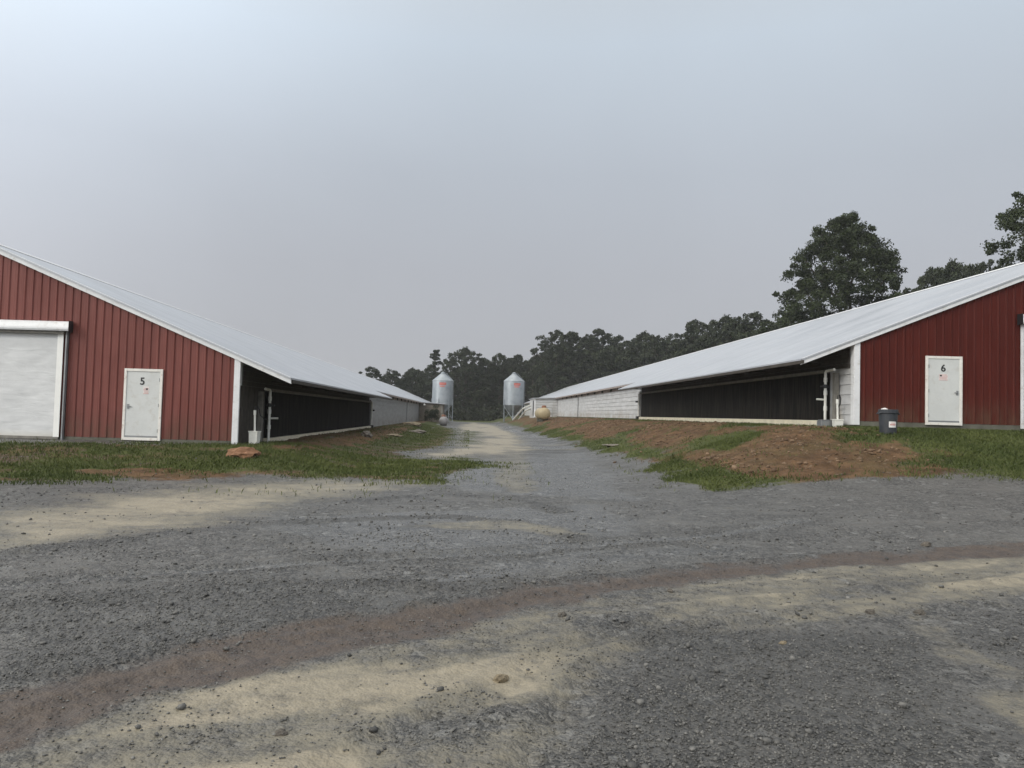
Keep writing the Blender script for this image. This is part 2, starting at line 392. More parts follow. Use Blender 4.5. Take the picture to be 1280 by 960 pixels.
def barn(sg, Xc, Yc, Zb, sh, oh, ddx, ddw, digit, hinge_in, door_edge, label):
    """local frame: t = distance outward from the road-side corner along the end wall, d = out of the end wall towards the yard"""
    root = empty('poultry_barn', (Xc, Yc, Zb), label, 'barn', 'twin red poultry barns')
    def W(p):                      # (t, d, h) -> local xyz
        return Vector((sg*p[0], sg*p[0]*sh-p[1], p[2]))
    L = YEND-Yc
    # ---- end wall of ribbed sheet, both slopes
    def top(t): return HC+SL*(t if t < HW else 2*HW-t)
    mb = MB(); prof = []; t = .02; pitch = .235
    while t < 2*HW-.05:
        prof += [(t, 0), (t+.024, .03), (t+.044, .03), (t+.068, 0)]; t += pitch
    prof.append((2*HW, 0))
    vs = []
    for t, d in prof: vs += [W((t, d, .12)), W((t, d, top(t)))]
    n = len(prof); b0 = len(vs)
    for t, d in prof: vs += [W((t, -.05, .12)), W((t, -.05, top(t)))]
    fs = [(2*i, 2*i+2, 2*i+3, 2*i+1) for i in range(n-1)]+[(b0+2*i, b0+2*i+1, b0+2*i+3, b0+2*i+2) for i in range(n-1)]
    fs += [(2*i+1, 2*i+3, b0+2*i+3, b0+2*i+1) for i in range(n-1)]+[(2*i, b0+2*i, b0+2*i+2, 2*i+2) for i in range(n-1)]
    fs += [(0, 1, b0+1, b0), (2*n-2, b0+2*n-2, b0+2*n-1, 2*n-1)]
    mb.verts(vs, fs); mb.build('gable_wall', M['red' if sg < 0 else 'red_deep'], root)  # left end wall in the paler red, right one in the deeper red
    mb = MB(); mb.box(.0, 2*HW, -.06, .01, -.5, .115, W); mb.build('foundation', M['concrete'], root)
    # ---- corner and rake trim
    mb = MB(); mb.box(-.05, .13, .0, .05, .0, HC-.02, W); mb.box(-.05, -.003, -.16, .0, .0, HC-.02, W)
    mb.build('corner_trim', M['trim'], root, .006)
    mb = MB()
    def rake(t0, t1, w0, w1, d0, d1):
        h = lambda t: HC+SL*(t if t <= HW else 2*HW-t)
        mb.hexa([W((t0, d0, h(t0)+w0)), W((t1, d0, h(t1)+w0)), W((t1, d1, h(t1)+w0)), W((t0, d1, h(t0)+w0)),
                 W((t0, d0, h(t0)+w1)), W((t1, d0, h(t1)+w1)), W((t1, d1, h(t1)+w1)), W((t0, d1, h(t0)+w1))])
    rake(-oh, HW, -.07, .105, .06, .10); rake(HW, 2*HW+.4, -.07, .105, .06, .10)
    rake(-oh, HW, -.085, -.071, -.02, .10)
    mb.build('rake_trim', M['trim'], root)
    mb = MB()
    mb.hexa([W((-oh, .058, HC-oh*SL-.06)), W((-.06, .058, HC-.06)), W((-.06, -.0, HC-.06)), W((-oh, -.0, HC-oh*SL-.06)),
             W((-oh, .058, HC-oh*SL+.03)), W((-.06, .058, HC+.03)), W((-.06, -.0, HC+.03)), W((-oh, -.0, HC-oh*SL+.03))])
    mb.build('canopy_rafter', M['dark_wood'], root)
    # ---- roof: deep canopy over the pads, short eave beyond
    def slab(t0, t1, y0, y1, nm, th=.05, off=.045):
        m = MB(); x = lambda t: sg*t
        def hh(t): return HC+SL*(t if t <= HW else 2*HW-t)+off
        def yy(t, y): return y if y > 1 else y+sg*t*sh
        m.hexa([(x(t0), yy(t0, y0), hh(t0)), (x(t1), yy(t1, y0), hh(t1)), (x(t1), y1, hh(t1)), (x(t0), y1, hh(t0)),
                (x(t0), yy(t0, y0), hh(t0)+th), (x(t1), yy(t1, y0), hh(t1)+th), (x(t1), y1, hh(t1)+th), (x(t0), y1, hh(t0)+th)])
        return m
    ystep = Y_STEP-Yc
    m = slab(-.42, HW, -.13, L, 'roof'); m2 = slab(-oh, -.42, -.13, ystep, 'roof')
    m2.bm.verts.ensure_lookup_table()
    r = m.build('roof', M['roof'], root); rc = m2.build('roof_canopy', M['roof'], root)
    slab(HW, 2*HW+.42, -.13, L, 'roof').build('roof', M['roof'], root)
    mb = MB(); hr = HC+SL*HW+.1
    mb.hexa([(sg*(HW-.22), -.135+sg*HW*sh, hr-.08), (sg*(HW+.22), -.135+sg*HW*sh, hr-.08), (sg*(HW+.22), L, hr-.08), (sg*(HW-.22), L, hr-.08),
             (sg*(HW-.02), -.135+sg*HW*sh, hr+.025), (sg*(HW+.02), -.135+sg*HW*sh, hr+.025), (sg*(HW+.02), L, hr+.025), (sg*(HW-.02), L, hr+.025)])
    mb.build('ridge_cap', M['trim'], root)
    # eave fascia boards
    mb = MB(); z = HC-oh*SL
    mb.box(sg*(-oh+.0)-.02, sg*(-oh)+.02, -.06, ystep, z-.06, z+.04); mb.build('fascia', M['dark_wood'], root)
    mb = MB(); z = HC-.42*SL
    mb.box(-sg*.42-.02, -sg*.42+.02, ystep+.02, L, z-.07, z+.04); mb.build('fascia', M['soffit'], root)
    # ---- long wall towards the road: lapped siding
    mb = MB(); nb = 8; bh = (HC-.06)/nb; vs = []; fs = []
    for i in range(nb):
        z0, z1 = i*bh-.0, (i+1)*bh
        vs += [(-sg*.035, .0, z0), (-sg*.035, L, z0), (-sg*.004, L, z1), (-sg*.004, .0, z1)]
        fs.append((4*i, 4*i+1, 4*i+2, 4*i+3))
        if i: fs.append((4*i-1, 4*i-2, 4*i+1, 4*i))
    b = len(vs); vs += [(sg*.08, 0, 0), (sg*.08, L, 0), (sg*.08, L, HC-.06), (sg*.08, 0, HC-.06)]
    fs += [(b, b+3, b+2, b+1), (0, 3, b+3, b), (1, b+1, b+2, 2)]
    mb.verts(vs, fs); mb.build('side_wall', M['siding' if sg > 0 else 'siding_shaded'], root)  # left wall gets the siding darkened to carry its shade
    mb = MB(); mb.box(min(-sg*.02, sg*.1), max(-sg*.02, sg*.1), .01, L, -.5, -.003); mb.build('foundation', M['concrete'], root)
    mb = MB(); mb.box(2*HW*sg-.05, 2*HW*sg+.05, 2*HW*sg*sh+.05, L, -.5, HC); mb.build('side_wall', M['siding'], root)
    mb = MB(); mb.verts([(sg*.1, L-.06, -.5), (sg*2*HW, L-.06, -.5), (sg*2*HW, L-.06, HC), (sg*HW, L-.06, HC+SL*HW), (sg*.1, L-.06, HC)], [(0, 1, 2, 3, 4)])
    mb.build('end_wall', M['siding'], root)
    # ---- evaporative cooling pads
    x = lambda a: -sg*a
    ya, yb = (25.9 if sg < 0 else 24.5)-Yc, Y_PAD1-Yc
    def bx(m, a0, a1, y0, y1, z0, z1): m.box(min(x(a0), x(a1)), max(x(a0), x(a1)), y0, y1, z0, z1)
    mb = MB(); k = 0; yy = ya
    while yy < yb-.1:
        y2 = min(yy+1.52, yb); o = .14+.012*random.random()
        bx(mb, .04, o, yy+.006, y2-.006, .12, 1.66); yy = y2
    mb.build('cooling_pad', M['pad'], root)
    mb = MB(); bx(mb, .04, .26, ya-.1, yb+.1, -.12, .115); mb.build('pad_sill', M['sill'], root, .008)
    mb = MB(); bx(mb, .04, .26, ya, yb+.1, 1.665, 1.76); mb.build('water_header', M['grey_wood'], root, .012)
    mb = MB()
    for i in range(4): bx(mb, .042, .06+.008*(i % 2), .25, yb+.3, 1.765+i*.15, 1.91+i*.15)
    mb.build('upper_boarding', M['dark_wood'], root)
    yy = ya+.6
    while yy < yb: mb = MB(); bx(mb, .07, oh-.1, yy, yy+.04, 1.98, 2.03); mb.build('outrigger', M['dark_wood'], root); yy += 2.4
    # white plumbing at both ends of the pads
    yr = ya-(.55 if sg < 0 else .32)
    mb = MB(); px_ = x(.34)
    mb.tube([(px_, yr, -.05), (px_, yr, 1.66), (px_, yr-.04, 1.7), (px_, yr-.6, 1.72)], .042, 10)
    for z in (.5, 1.0, 1.42): mb.tube([(px_, yr, z-.07), (px_, yr, z+.07)], .056, 10)
    mb.tube([(px_, yr, .78), (x(.62), yr+.02, .79)], .03, 8)
    mb.build('supply_pipe', M['pvc'], root, smooth=False)
    mb = MB(); mb.tube([(px_, yr, 1.15), (px_, yr, 1.27)], .07, 10); bx(mb, .22, .5, yr-.03, yr+.03, 1.18, 1.23); mb.build('pipe_valve', M['black'], root)
    mb = MB(); bx(mb, .05, .19, yr-.34, yr-.16, 0, 1.64); mb.build('pipe_post', M['grey_wood'], root, .006)
    mb = MB(); ye = yb+.35
    mb.tube([(x(.24), ye, -.05), (x(.24), ye, 1.7), (x(.2), ye-.4, 1.72)], .05, 8); mb.build('return_pipe', M['pvc'], root)
    mb = MB(); bx(mb, .04, .16, ye+.1, ye+.45, 0, 1.85); mb.build('pad_end_post', M['siding' if sg > 0 else 'siding_shaded'], root)
    if sg < 0:
        mb = MB()
        for i in range(9): bx(mb, .04, .052+.006*(i % 2), .02+i*.3, .31+i*.3, 0, 1.76)
        mb.build('shade_boarding', M['dark_wood'], root)  # dark boards added to stand for shade on the siding near the corner
    mb = MB(); bx(mb, .14, .4, ye+.12, ye+.3, 1.1, 1.2); mb.build('return_valve', M['black'], root); mb = MB(); bx(mb, .14, .36, ye-.1, ye+.3, -.02, .16); mb.build('return_valve', M['black'], root)
    # dark inlet openings under the eave
    mb = MB(); bx(mb, .04, .052, ystep+.2, 101.5-Yc, HC-.42, HC-.08); mb.build('eave_band', M['soffit'], root)
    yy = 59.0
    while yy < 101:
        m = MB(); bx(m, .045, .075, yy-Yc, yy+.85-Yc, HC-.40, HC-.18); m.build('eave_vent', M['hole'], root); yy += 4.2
    for yy in (83.0,):
        m = MB(); bx(m, .04, .10, yy-Yc, yy+.12-Yc, 0, HC-.42); m.build('downpipe', M['steel'], root)
    # ---- projecting control room
    y0, y1, wd = 103.-Yc, 111.-Yc, 3.15
    an = MB(); h0, h1 = HC-.12, HC-.3
    P = [(x(.045), y0, -.5), (x(wd), y0, -.5), (x(wd), y1, -.5), (x(.045), y1, -.5), (x(.045), y0, h0), (x(wd), y0, h1), (x(wd), y1, h1), (x(.045), y1, h0)]
    an.hexa(P); am = an.build('control_room', M['siding'] if sg > 0 else M['brown_wall'], root)  # left room browner and darker than the right one
    m = MB(); ov = .12 if sg > 0 else .35
    m.hexa([(x(-.1), y0-.3, h0+.0), (x(wd+ov), y0-.3, h1+.0), (x(wd+ov), y1+.2, h1), (x(-.1), y1+.2, h0),
            (x(-.1), y0-.3, h0+.1), (x(wd+ov), y0-.3, h1+.1), (x(wd+ov), y1+.2, h1+.1), (x(-.1), y1+.2, h0+.1)])
    m.build('control_room_roof', M['roof'], root)
    if sg > 0:
        m = MB()
        for i in range(1, 7): bx(m, .05, wd-.02, y0-.012, y0-.001, i*.36, i*.36+.03)
        m.build('lap_joint', M['grey_wood'], root)
        m = MB(); bx(m, wd-.16, wd+.02, y0-.03, y0+.12, -.2, h1-.002); m.build('corner_post', M['trim'], root)
        m = MB(); bx(m, wd+.001, wd+.05, y0+.9, y0+2.1, .0, 2.05); m.build('side_door', M['black'], root)
    else:
        m = MB(); m.lathe([(.001, 0), (.12, .02), (.15, .1), (.12, .19), (.05, .24), (.001, .25)], 14, (x(.75), y0-.32, h0-.42)); m.build('flood_lamp', M['sticker'], root, smooth=True)
        m = MB(); bx(m, wd-.2, wd+.02, y0-.03, y0+.12, -.3, h1-.02); m.build('corner_post', M['grey_wood'], root)
    # ---- service door
    dr = MB(); a, b = ddx+.075, ddx+ddw-.075
    dr.box(a, b, .034, .052, .14, 2.09, W); door = dr.build('service_door', M['door'], root)
    f = MB()
    f.box(ddx, ddx+.075, .026, .075, .062, 2.165, W); f.box(ddx+ddw-.075, ddx+ddw, .026, .075, .062, 2.165, W)
    f.box(ddx+.0755, ddx+ddw-.0755, .026, .072, 2.085, 2.163, W); f.box(ddx+.0755, ddx+ddw-.0755, .026, .085, .064, .142, W)
    f.build('frame', M['frame'], door, .004)
    f = MB(); th = b-.07 
    f.box(th-.03, th+.03, .053, .066, .98, 1.12, W); f.box(th-.1, th+.02, .075, .09, 1.045, 1.065, W); f.box(th-.01, th+.012, .06, .08, 1.04, 1.07, W)
    f.build('handle', M['steel'], door)
    for hz_ in (.35, 1.1, 1.85):
        f = MB(); hx = a+.012; f.box(hx-.014, hx+.014, .0525, .068, hz_-.05, hz_+.05, W); f.build('hinge', M['steel'], door)
    f = MB(); f.box(a+.01, b-.01, .0525, .06, .15, .2, W); f.build('kick_strip', M['steel'], door)
    mid = (a+b)/2 + (0.03 if sg < 0 else -.02)
    def TM(co, t0, h0): return W((t0+sg*co.x, .056+co.z, h0+co.y))
    nt = mid
    font_mesh(digit, .30, M['num'], door, lambda co: TM(co, nt, 1.70))
    f = MB()
    if sg < 0: f.box(nt-.2, nt-.03, .053, .057, 1.42, 1.65, W)
    else: f.box(nt-.13, nt+.14, .053, .057, 1.42, 1.62, W)
    note = f.build('notice', M['paper'], door)
    f = MB(); c0, c1 = (nt-.19, nt-.04) if sg < 0 else (nt-.12, nt+.13)
    for i in range(5): f.box(c0+.01*(i % 2), c1-.012*((i*2) % 3), .0575, .0585, 1.435+i*.038, 1.447+i*.038, W)
    f.build('lettering', M['redink'], note)
    f = MB(); f.box(c0+.02, c0+.075, .0578, .0592, 1.545, 1.595, W); f.build('symbol', M['num'], note)
    # ---- roller curtain over the big end door
    e0, e1 = door_edge, 2*HW-door_edge
    mb = MB(); nx, nz = 60, 50; vs = []; fs = []
    for j in range(nz+1):
        for i in range(nx+1):
            t = e0+.12+(e1-e0-.24)*i/nx; h = .06+3.18*j/nz
            d = .06+.012*mnoise.noise(Vector((t*1.3+h*.4, h*2.6, 3.1)))+.012*mnoise.noise(Vector((t*4-h*1.2, h*5, 1.)))
            vs.append(W((t, d, h)))
    for j in range(nz):
        for i in range(nx): q = j*(nx+1)+i; fs.append((q, q+1, q+nx+2, q+nx+1))
    mb.verts(vs, fs); cur = mb.build('roll_door', M['curtain'], root, smooth=True)
    for s_, e in ((1, e0), (-1, e1)):
        mb = MB(); mb.box(min(e+s_*.1, e+s_*.27), max(e+s_*.1, e+s_*.27), .088, .096, .1, 3.22, W); mb.build('edge_strip', M['strip'], cur)
        mb = MB()
        mb.box(min(e-s_*.03, e+s_*.05), max(e-s_*.03, e+s_*.05), .03, .075, .02, 3.3, W); mb.box(min(e-s_*.012, e+s_*.012), max(e-s_*.012, e+s_*.012), .074, .12, .02, 3.3, W)
        mb.build('guide_rail', M['steel' if sg < 0 else 'trim'], cur)
    mb = MB(); m = 10; vs = []; fs = []
    prof = [(.03, 3.50)]+[(.05+.24*math.sin(i/8*math.pi/2), 3.25+.25*math.cos(i/8*math.pi/2)) for i in range(9)]+[(.27, 3.20), (.10, 3.24), (.10, 3.3), (.03, 3.3)]
    for t in (e0-.12, e1+.12):
        for d, h in prof: vs.append(W((t, d, h)))
    n = len(prof)
    for i in range(n): fs.append((i, (i+1) % n, n+(i+1) % n, n+i))
    fs += [tuple(range(n-1, -1, -1)), tuple(range(n, 2*n))]
    mb.verts(vs, fs); mb.build('roller_housing', M['trim'], cur)
    mb = MB(); mb.box(e0+.05, e1-.05, .075, .2, 3.12, 3.197, W); mb.build('roller_brush', M['grey_wood'], cur)
    mb = MB(); mb.box(e0-.135, e0-.121, .04, .28, 3.17, 3.5, W); mb.build('housing_end', M['black'], cur)
    mb = MB(); mb.box(e0+.12, e1-.12, .05, .09, .03, .11, W); mb.build('bottom_bar', M['grey_wood'], cur)
    return root

barn_a = barn(-1, -6.837, 23.05, .44, -.048, 1.56, 2.2055, 1.1263, '5', True, 5.05, 'long red-ended barn with door number 5 and a grey shaded side wall')
barn_b = barn(1, 11.749, 22.94, 1.534, -.089, 1.65, 2.0867, 1.0901, '6', True, 4.95, 'long red-ended barn with door number 6 above the brown clay bank')

# ------------------------------------------------------------------ ground sheet
GP = lambda pts: np.array([at(*p)[:2] for p in pts])
def inside(P, x, y):
    """signed distance to a closed outline (positive inside)"""
    d = np.full(x.shape, 1e9); ins = np.zeros(x.shape, bool)
    for (x0, y0), (x1, y1) in zip(P, np.roll(P, -1, 0)):
        ex, ey = x1-x0, y1-y0; L2 = ex*ex+ey*ey+1e-12
        t = np.clip(((x-x0)*ex+(y-y0)*ey)/L2, 0, 1)
        d = np.minimum(d, np.hypot(x-x0-t*ex, y-y0-t*ey))
        c = ((y0 > y) != (y1 > y)) & (x < (x1-x0)*(y-y0)/(y1-y0+1e-12)+x0); ins ^= c
    return np.where(ins, d, -d)
def strip(P, x, y, w):
    d = np.full(x.shape, 1e9); ww = np.zeros(x.shape)
    for i in range(len(P)-1):
        (x0, y0), (x1, y1) = P[i], P[i+1]; ex, ey = x1-x0, y1-y0
        t = np.clip(((x-x0)*ex+(y-y0)*ey)/(ex*ex+ey*ey+1e-12), 0, 1)
        dd = np.hypot(x-x0-t*ex, y-y0-t*ey); w_ = w[i]*(1-t)+w[i+1]*t
        m = dd < d; d = np.where(m, dd, d); ww = np.where(m, w_, ww)
    return d/ww

MUD = GP([(-60, 868), (0, 862), (100, 842), (200, 818), (420, 774), (560, 752), (640, 738), (760, 722), (900, 707), (1050, 695), (1200, 687), (1330, 681),
          (1330, 690), (1200, 695), (1050, 706), (900, 722), (760, 742), (640, 765), (560, 782), (420, 812), (200, 862), (100, 892), (0, 930), (-60, 950)])
SAND1 = GP([(-80, 985), (40, 935), (200, 862), (420, 812), (560, 778), (640, 760), (760, 738), (900, 718), (1050, 704), (1200, 694), (1340, 688), (1340, 735), (1200, 752), (1100, 768),
            (1000, 776), (900, 788), (800, 792), (730, 830), (690, 900), (660, 980), (400, 1040), (100, 1060)])
SANDHOLE = [GP([(700, 768), (800, 752), (940, 755), (900, 772), (800, 782), (720, 782)]), GP([(1010, 735), (1140, 726), (1150, 742), (1030, 752)]),
            GP([(480, 905), (600, 860), (640, 880), (620, 960), (500, 990)])]
SANDTR = GP([(1140, 770), (1200, 820), (1240, 870), (1330, 930)])
SAND2 = GP([(-40, 648), (0, 642), (130, 618), (260, 606), (400, 594), (520, 596), (540, 604), (480, 614), (400, 624), (300, 645), (200, 664), (130, 675), (0, 690), (-40, 696)])
SAND3 = GP([(470, 657), (560, 651), (640, 652), (700, 658), (735, 669), (690, 670), (640, 662), (560, 660)])
SAND4 = GP([(576, 530), (616, 530), (650, 545), (662, 562), (632, 568), (590, 575), (530, 580), (520, 566), (570, 560), (572, 540)])
SANDV = GP([(625, 545), (636, 565), (640, 590), (650, 615)])
BERMS = [(GP([(-20, 695), (130, 676), (200, 667), (330, 656), (450, 650), (560, 645), (640, 652), (720, 672)]), .16),
         (GP([(-40, 856), (100, 836), (200, 812), (420, 770), (560, 748), (640, 733), (760, 718), (900, 704), (1050, 692), (1330, 678)]), .07), (GP([(440, 626), (540, 619), (640, 622), (700, 640)]), .14), (GP([(0, 760), (150, 745), (330, 730), (560, 735), (640, 728)]), .13),
         (GP([(40, 830), (220, 775), (330, 778), (430, 760)]), .1)]
DARKS = [GP([(770, 775), (1000, 785), (1150, 790), (1190, 850), (1210, 960), (1150, 1000), (740, 1000), (760, 880), (800, 810)]),
         GP([(1200, 775), (1330, 760), (1330, 860), (1250, 840)]), GP([(0, 745), (330, 720), (500, 760), (330, 800), (150, 830), (0, 850)]),
         GP([(0, 595), (110, 598), (230, 612), (130, 625), (0, 640)])]
WETS = [GP([(330, 646), (560, 636), (760, 630), (820, 660), (760, 700), (640, 700), (450, 690), (330, 660)]), GP([(560, 575), (660, 560), (780, 590), (800, 625), (640, 620), (520, 605)]),
        GP([(0, 850), (200, 800), (450, 750), (700, 712), (960, 690), (900, 680), (640, 700), (400, 740), (150, 790), (0, 815)]),
        GP([(600, 535), (690, 540), (760, 575), (640, 585)])]
GRASS_L = [GP([(-60, 603), (80, 604), (190, 594), (330, 594), (440, 600), (540, 602), (604, 583), (600, 570), (520, 574), (500, 566), (560, 558), (572, 540), (556, 533), (520, 534), (460, 540), (300, 556), (-60, 556)]),
           GP([(584, 538), (600, 540), (596, 556), (578, 555)])]
DIRT_L = [GP([(330, 556), (460, 537), (520, 531), (520, 541), (480, 556), (400, 566), (340, 566)]), GP([(70, 585), (200, 582), (320, 590), (300, 598), (180, 600), (80, 596)]), GP([(90, 574), (140, 573), (140, 581), (90, 580)])]

def masks(x, y):
    """what covers the ground at (x, y): sand, mud, grass, dirt, wet film, loose dark stone"""
    r = np.hypot(x, y); o = {}
    wob = fbm(x*1.1+3, y*1.1, 4)*.22*np.clip(r/6, .5, 3); fine = fbm(x*5, y*5, 3)*.06*np.clip(r/6, .5, 3)
    f = lambda P, s: sm((inside(P, x, y)+wob+fine)/(s*np.clip(r/6, .6, 4))+.5)
    sand = f(SAND1, .9)*.95
    u_, v_ = x*.91+y*.42, y*.91-x*.42
    sand *= .62+.38*sm(.7+1.9*fbm(u_*.45, v_*2.6, 4))
    for h in SANDHOLE: sand = sand*(1-.5*f(h, .6))
    sand = np.maximum(sand, .55*sm(1.9-strip(SANDTR, x+wob*1.3, y, [.13]*4))*sm(.7+fbm(x*1.5, y*1.5, 3)))
    sand = np.maximum(sand, np.maximum(f(SAND2, 1.0)*(.84+.16*sm(.5+1.5*fbm(x*.5, y*1.6, 4))), np.maximum(f(SAND3, .3)*.7, f(SAND4, .6)*(1.05+.7*fbm(x*.7+3, y*.45, 3)))))
    sand = np.maximum(sand, .6*sm(1.5-strip(SANDV, x+wob*.5, y, [.9, .8, .6, .3])))
    mud = f(MUD, .3)
    mud = mud*(.75+.25*sm(.5+fbm(x*2, y*2, 3)))
    sand = sand*(1-mud*.9)
    # pale washed sand along the left rut of the lane further off
    lane = sm((y-24)/10)*(1-sm((y-120)/40))
    rut = lane*np.exp(-((x-.6-.5*fbm(y*.1, y*0, 2))/.95)**2)*1.1*(.9+.8*fbm(x*.8, y*.4, 3))
    rut2 = lane*sm((3.4-np.abs(x-2.2))/1.)*sm(.0+fbm(x*.22+7, y*.6, 3)*2.2)*.5
    sand = np.maximum(sand, np.maximum(rut, rut2))
    g = np.zeros_like(x)
    for P in GRASS_L: g = np.maximum(g, f(P, .9)*(.72+.5*fbm(x*.9, y*1.3, 3)))
    left = (x < -1.5)*sm((-x-1.6-.02*(y-30)+wob*2)/1.2)*sm((y-30)/8)
    g = np.maximum(g, left*.85)
    d = np.zeros_like(x)
    for P in DIRT_L: d = np.maximum(d, f(P, .4)*.75)
    d = np.maximum(d, .7*(x < 0)*sm((x+6.9)/.3)*sm((-4.4-x+wob*1.5)/1.2)*sm((y-24)/2))
    for P in GRASS_L: d = np.maximum(d, f(P, .3)*.62*(1-.9*np.clip(f(SAND4, .4)+rut, 0, 1)))
    g = g*(1-np.where(d > .65, d, 0)*.85)
    # the bank on the right: clay slope, grass at its foot and on the pad before the end wall
    wv = .5*fbm(x*.35, y*.35, 3)
    kx = (x-5.0+wv*.7)/5.4; ky = (y-15.9+wv*.6)/5.2; k = np.minimum(kx, ky)
    clay = sm((k-.04)*7)*(x > 0)
    front = sm((x-9.6+wob*3)/2.5)
    pat = fbm(x*.5+2, y*.3, 4)
    gr = np.maximum(front, np.maximum(sm(1.2-np.abs(k-.16)*3.2+pat*1.1-.3), sm(pat*2.6+.06)*.9))
    gr = gr*sm((y-14)/4)*(1-.4*sm((x-9.8)/1.)*(1-front))
    far = sm((y-60)/40)
    gr = np.maximum(gr*(1-.25*far), 0)
    edge = sm((k+.05+.09*fbm(x*1.4, y*1.4, 3))*9)*(x > 0)
    g = np.where(x > 0, np.maximum(g*(1-edge), edge*gr), g); d = np.where(x > 0, clay*(1-.8*gr)+edge*.12, d)
    # beyond the yard everything is rough pasture
    out = np.maximum(sm((y-135)/15), np.maximum(sm((-x-30)/5), sm((x-32)/5)))
    g = np.maximum(g, out); 
    sand = sand*(1-g)*(1-d); mud = mud*(1-g)*(1-d)
    wet = np.zeros_like(x)
    for P in WETS: wet = np.maximum(wet, f(P, .5)*.8)
    wet = np.maximum(wet, lane*sm((3.5-np.abs(x-2.2))/1.5)*sm(.5+2.6*fbm(x*.16, y*.75, 3)))
    wet = wet*(1-.8*np.clip(sand, 0, 1)); wet = np.maximum(wet, sand*.2); wet = np.maximum(wet, .15+.25*fbm(x*.4, y*.9, 3))
    dk = np.zeros_like(x)
    for P in DARKS: dk = np.maximum(dk, f(P, .5)*.75)
    for P, w in BERMS: dk = np.maximum(dk, sm(1.7-strip(P, x+wob*.4, y, [w*1.3]*len(P)))*.9)
    dk = np.maximum(dk, lane*sm((4.6-np.abs(x-2.6))/1.)*sm(.3-2.6*fbm(x*.16, y*.75, 3))*.9)
    for P in TRACKS[3:]:
        d_, s_ = strip_uv(P, x+wob*.3, y); dk = np.maximum(dk, .6*np.exp(-((d_-.24*np.clip(r/9, 1, 3))/(.09*np.clip(r/9, 1, 3)))**2)); wet = np.maximum(wet, .8*np.exp(-(d_/(.16*np.clip(r/9, 1, 3)))**2))
    dk = dk*(1-sand*.8)*(1-mud)
    o.update(sand=sand, mud=mud, grass=np.clip(g, 0, 1), dirt=np.clip(d, 0, 1), wet=np.clip(wet*(1-dk*.8), 0, 1), dark=dk)
    return o

def strip_uv(P, x, y):
    d = np.full(x.shape, 1e9); ss = np.zeros(x.shape); acc = 0.
    for i in range(len(P)-1):
        (x0, y0), (x1, y1) = P[i], P[i+1]; ex, ey = x1-x0, y1-y0; L_ = math.hypot(ex, ey)
        t = np.clip(((x-x0)*ex+(y-y0)*ey)/(L_*L_+1e-12), 0, 1); dd = np.hypot(x-x0-t*ex, y-y0-t*ey)
        q = dd < d; d = np.where(q, dd, d); ss = np.where(q, acc+t*L_, ss); acc += L_
    return d, ss
TRACKS = [GP([(-40, 925), (120, 868), (320, 812), (520, 775), (680, 745), (860, 720), (1050, 703), (1330, 688)]),
          GP([(330, 1010), (480, 930), (620, 860), (720, 805), (860, 765), (1040, 742), (1330, 725)]),
          GP([(640, 1010), (700, 905), (760, 830), (860, 790), (1000, 772), (1330, 752)]),
          GP([(0, 735), (200, 716), (420, 700), (640, 690), (820, 676), (1000, 650)])]
def relief(x, y, m):
    """small bumps: stones pushed into ridges, ruts, soft sand"""
    hard = (1-m['sand']*.6)*(1-m['mud']*.5)*(1-m['grass']*.5)
    z = hard*(.014*fbm(x*7, y*7, 4)+.016*fbm(x*2.2, y*2.2, 3)+.02*fbm(x*.35, y*1.8, 3))+m['dark']*.016*np.abs(fbm(x*16, y*16, 3))
    for P, w in BERMS: z = z+.035*np.exp(-strip(P, x+.1*fbm(x*1.5, y*1.5, 3), y, [w]*len(P))**2)*(.6+.4*fbm(x*3, y*3, 2))
    for P in TRACKS:
        d_, s_ = strip_uv(P, x+.03*fbm(x*1.1, y*1.1, 2), y); e_ = np.exp(-(d_/.13)**4)
        z = z-.016*e_+.010*np.exp(-((d_-.2)/.06)**2)+.007*e_*np.sin(s_*2*np.pi/.17+d_*22)
    z = z-m['mud']*.018-m['sand']*.006
    z = z+m['sand']*.012*fbm(x*3.2, y*9, 3)+m['mud']*.012*fbm(x*9, y*9, 3)
    z = z+m['dirt']*(1-.8*sm((x-9.6)/1.4))*(.045*fbm(x*3, y*3, 4)+.035*np.abs(fbm(x*6+4, y*6, 3)))
    return z

GR = 700.0
ang = np.concatenate([np.arange(-180, -52, 3.0), np.arange(-52, -40, .6), np.arange(-40, 42, .16), np.arange(42, 54, .6), np.arange(54, 180, 3.0)])*math.pi/180
rad = [1.0]
while rad[-1] < GR: rad.append(rad[-1]*(1.0065 if 2.4 < rad[-1] < 70 else 1.04))
rad = np.array(rad)
A, RD = np.meshgrid(ang, rad); gx = (RD*np.sin(A)).ravel(); gy = (RD*np.cos(A)).ravel()
mk = masks(gx, gy); gz = ground_z(gx, gy)+relief(gx, gy, mk)
na, nr = len(ang), len(rad)
V = np.stack([gx, gy, gz], 1); V = np.vstack([V, [[0, 0, 0]]])
i, j = np.meshgrid(np.arange(na), np.arange(nr-1)); i2 = (i+1) % na
F = np.stack([j*na+i, j*na+i2, (j+1)*na+i2, (j+1)*na+i], -1).reshape(-1, 4)
c = len(V)-1
F = np.vstack([F, np.array([[c, (q+1) % na, q, q] for q in range(0)]).reshape(0, 4).astype(int)])
for k_ in mk: mk[k_] = np.append(mk[k_], 0)
gnd = mesh_np('ground', V[:-1], F, M['ground'], 4, {k_: v[:-1] for k_, v in mk.items()}, smooth=True)
me = gnd.data
tag(gnd, 'wet grey gravel yard and lane with washed sand and a red mud streak', 'ground', kind='structure')
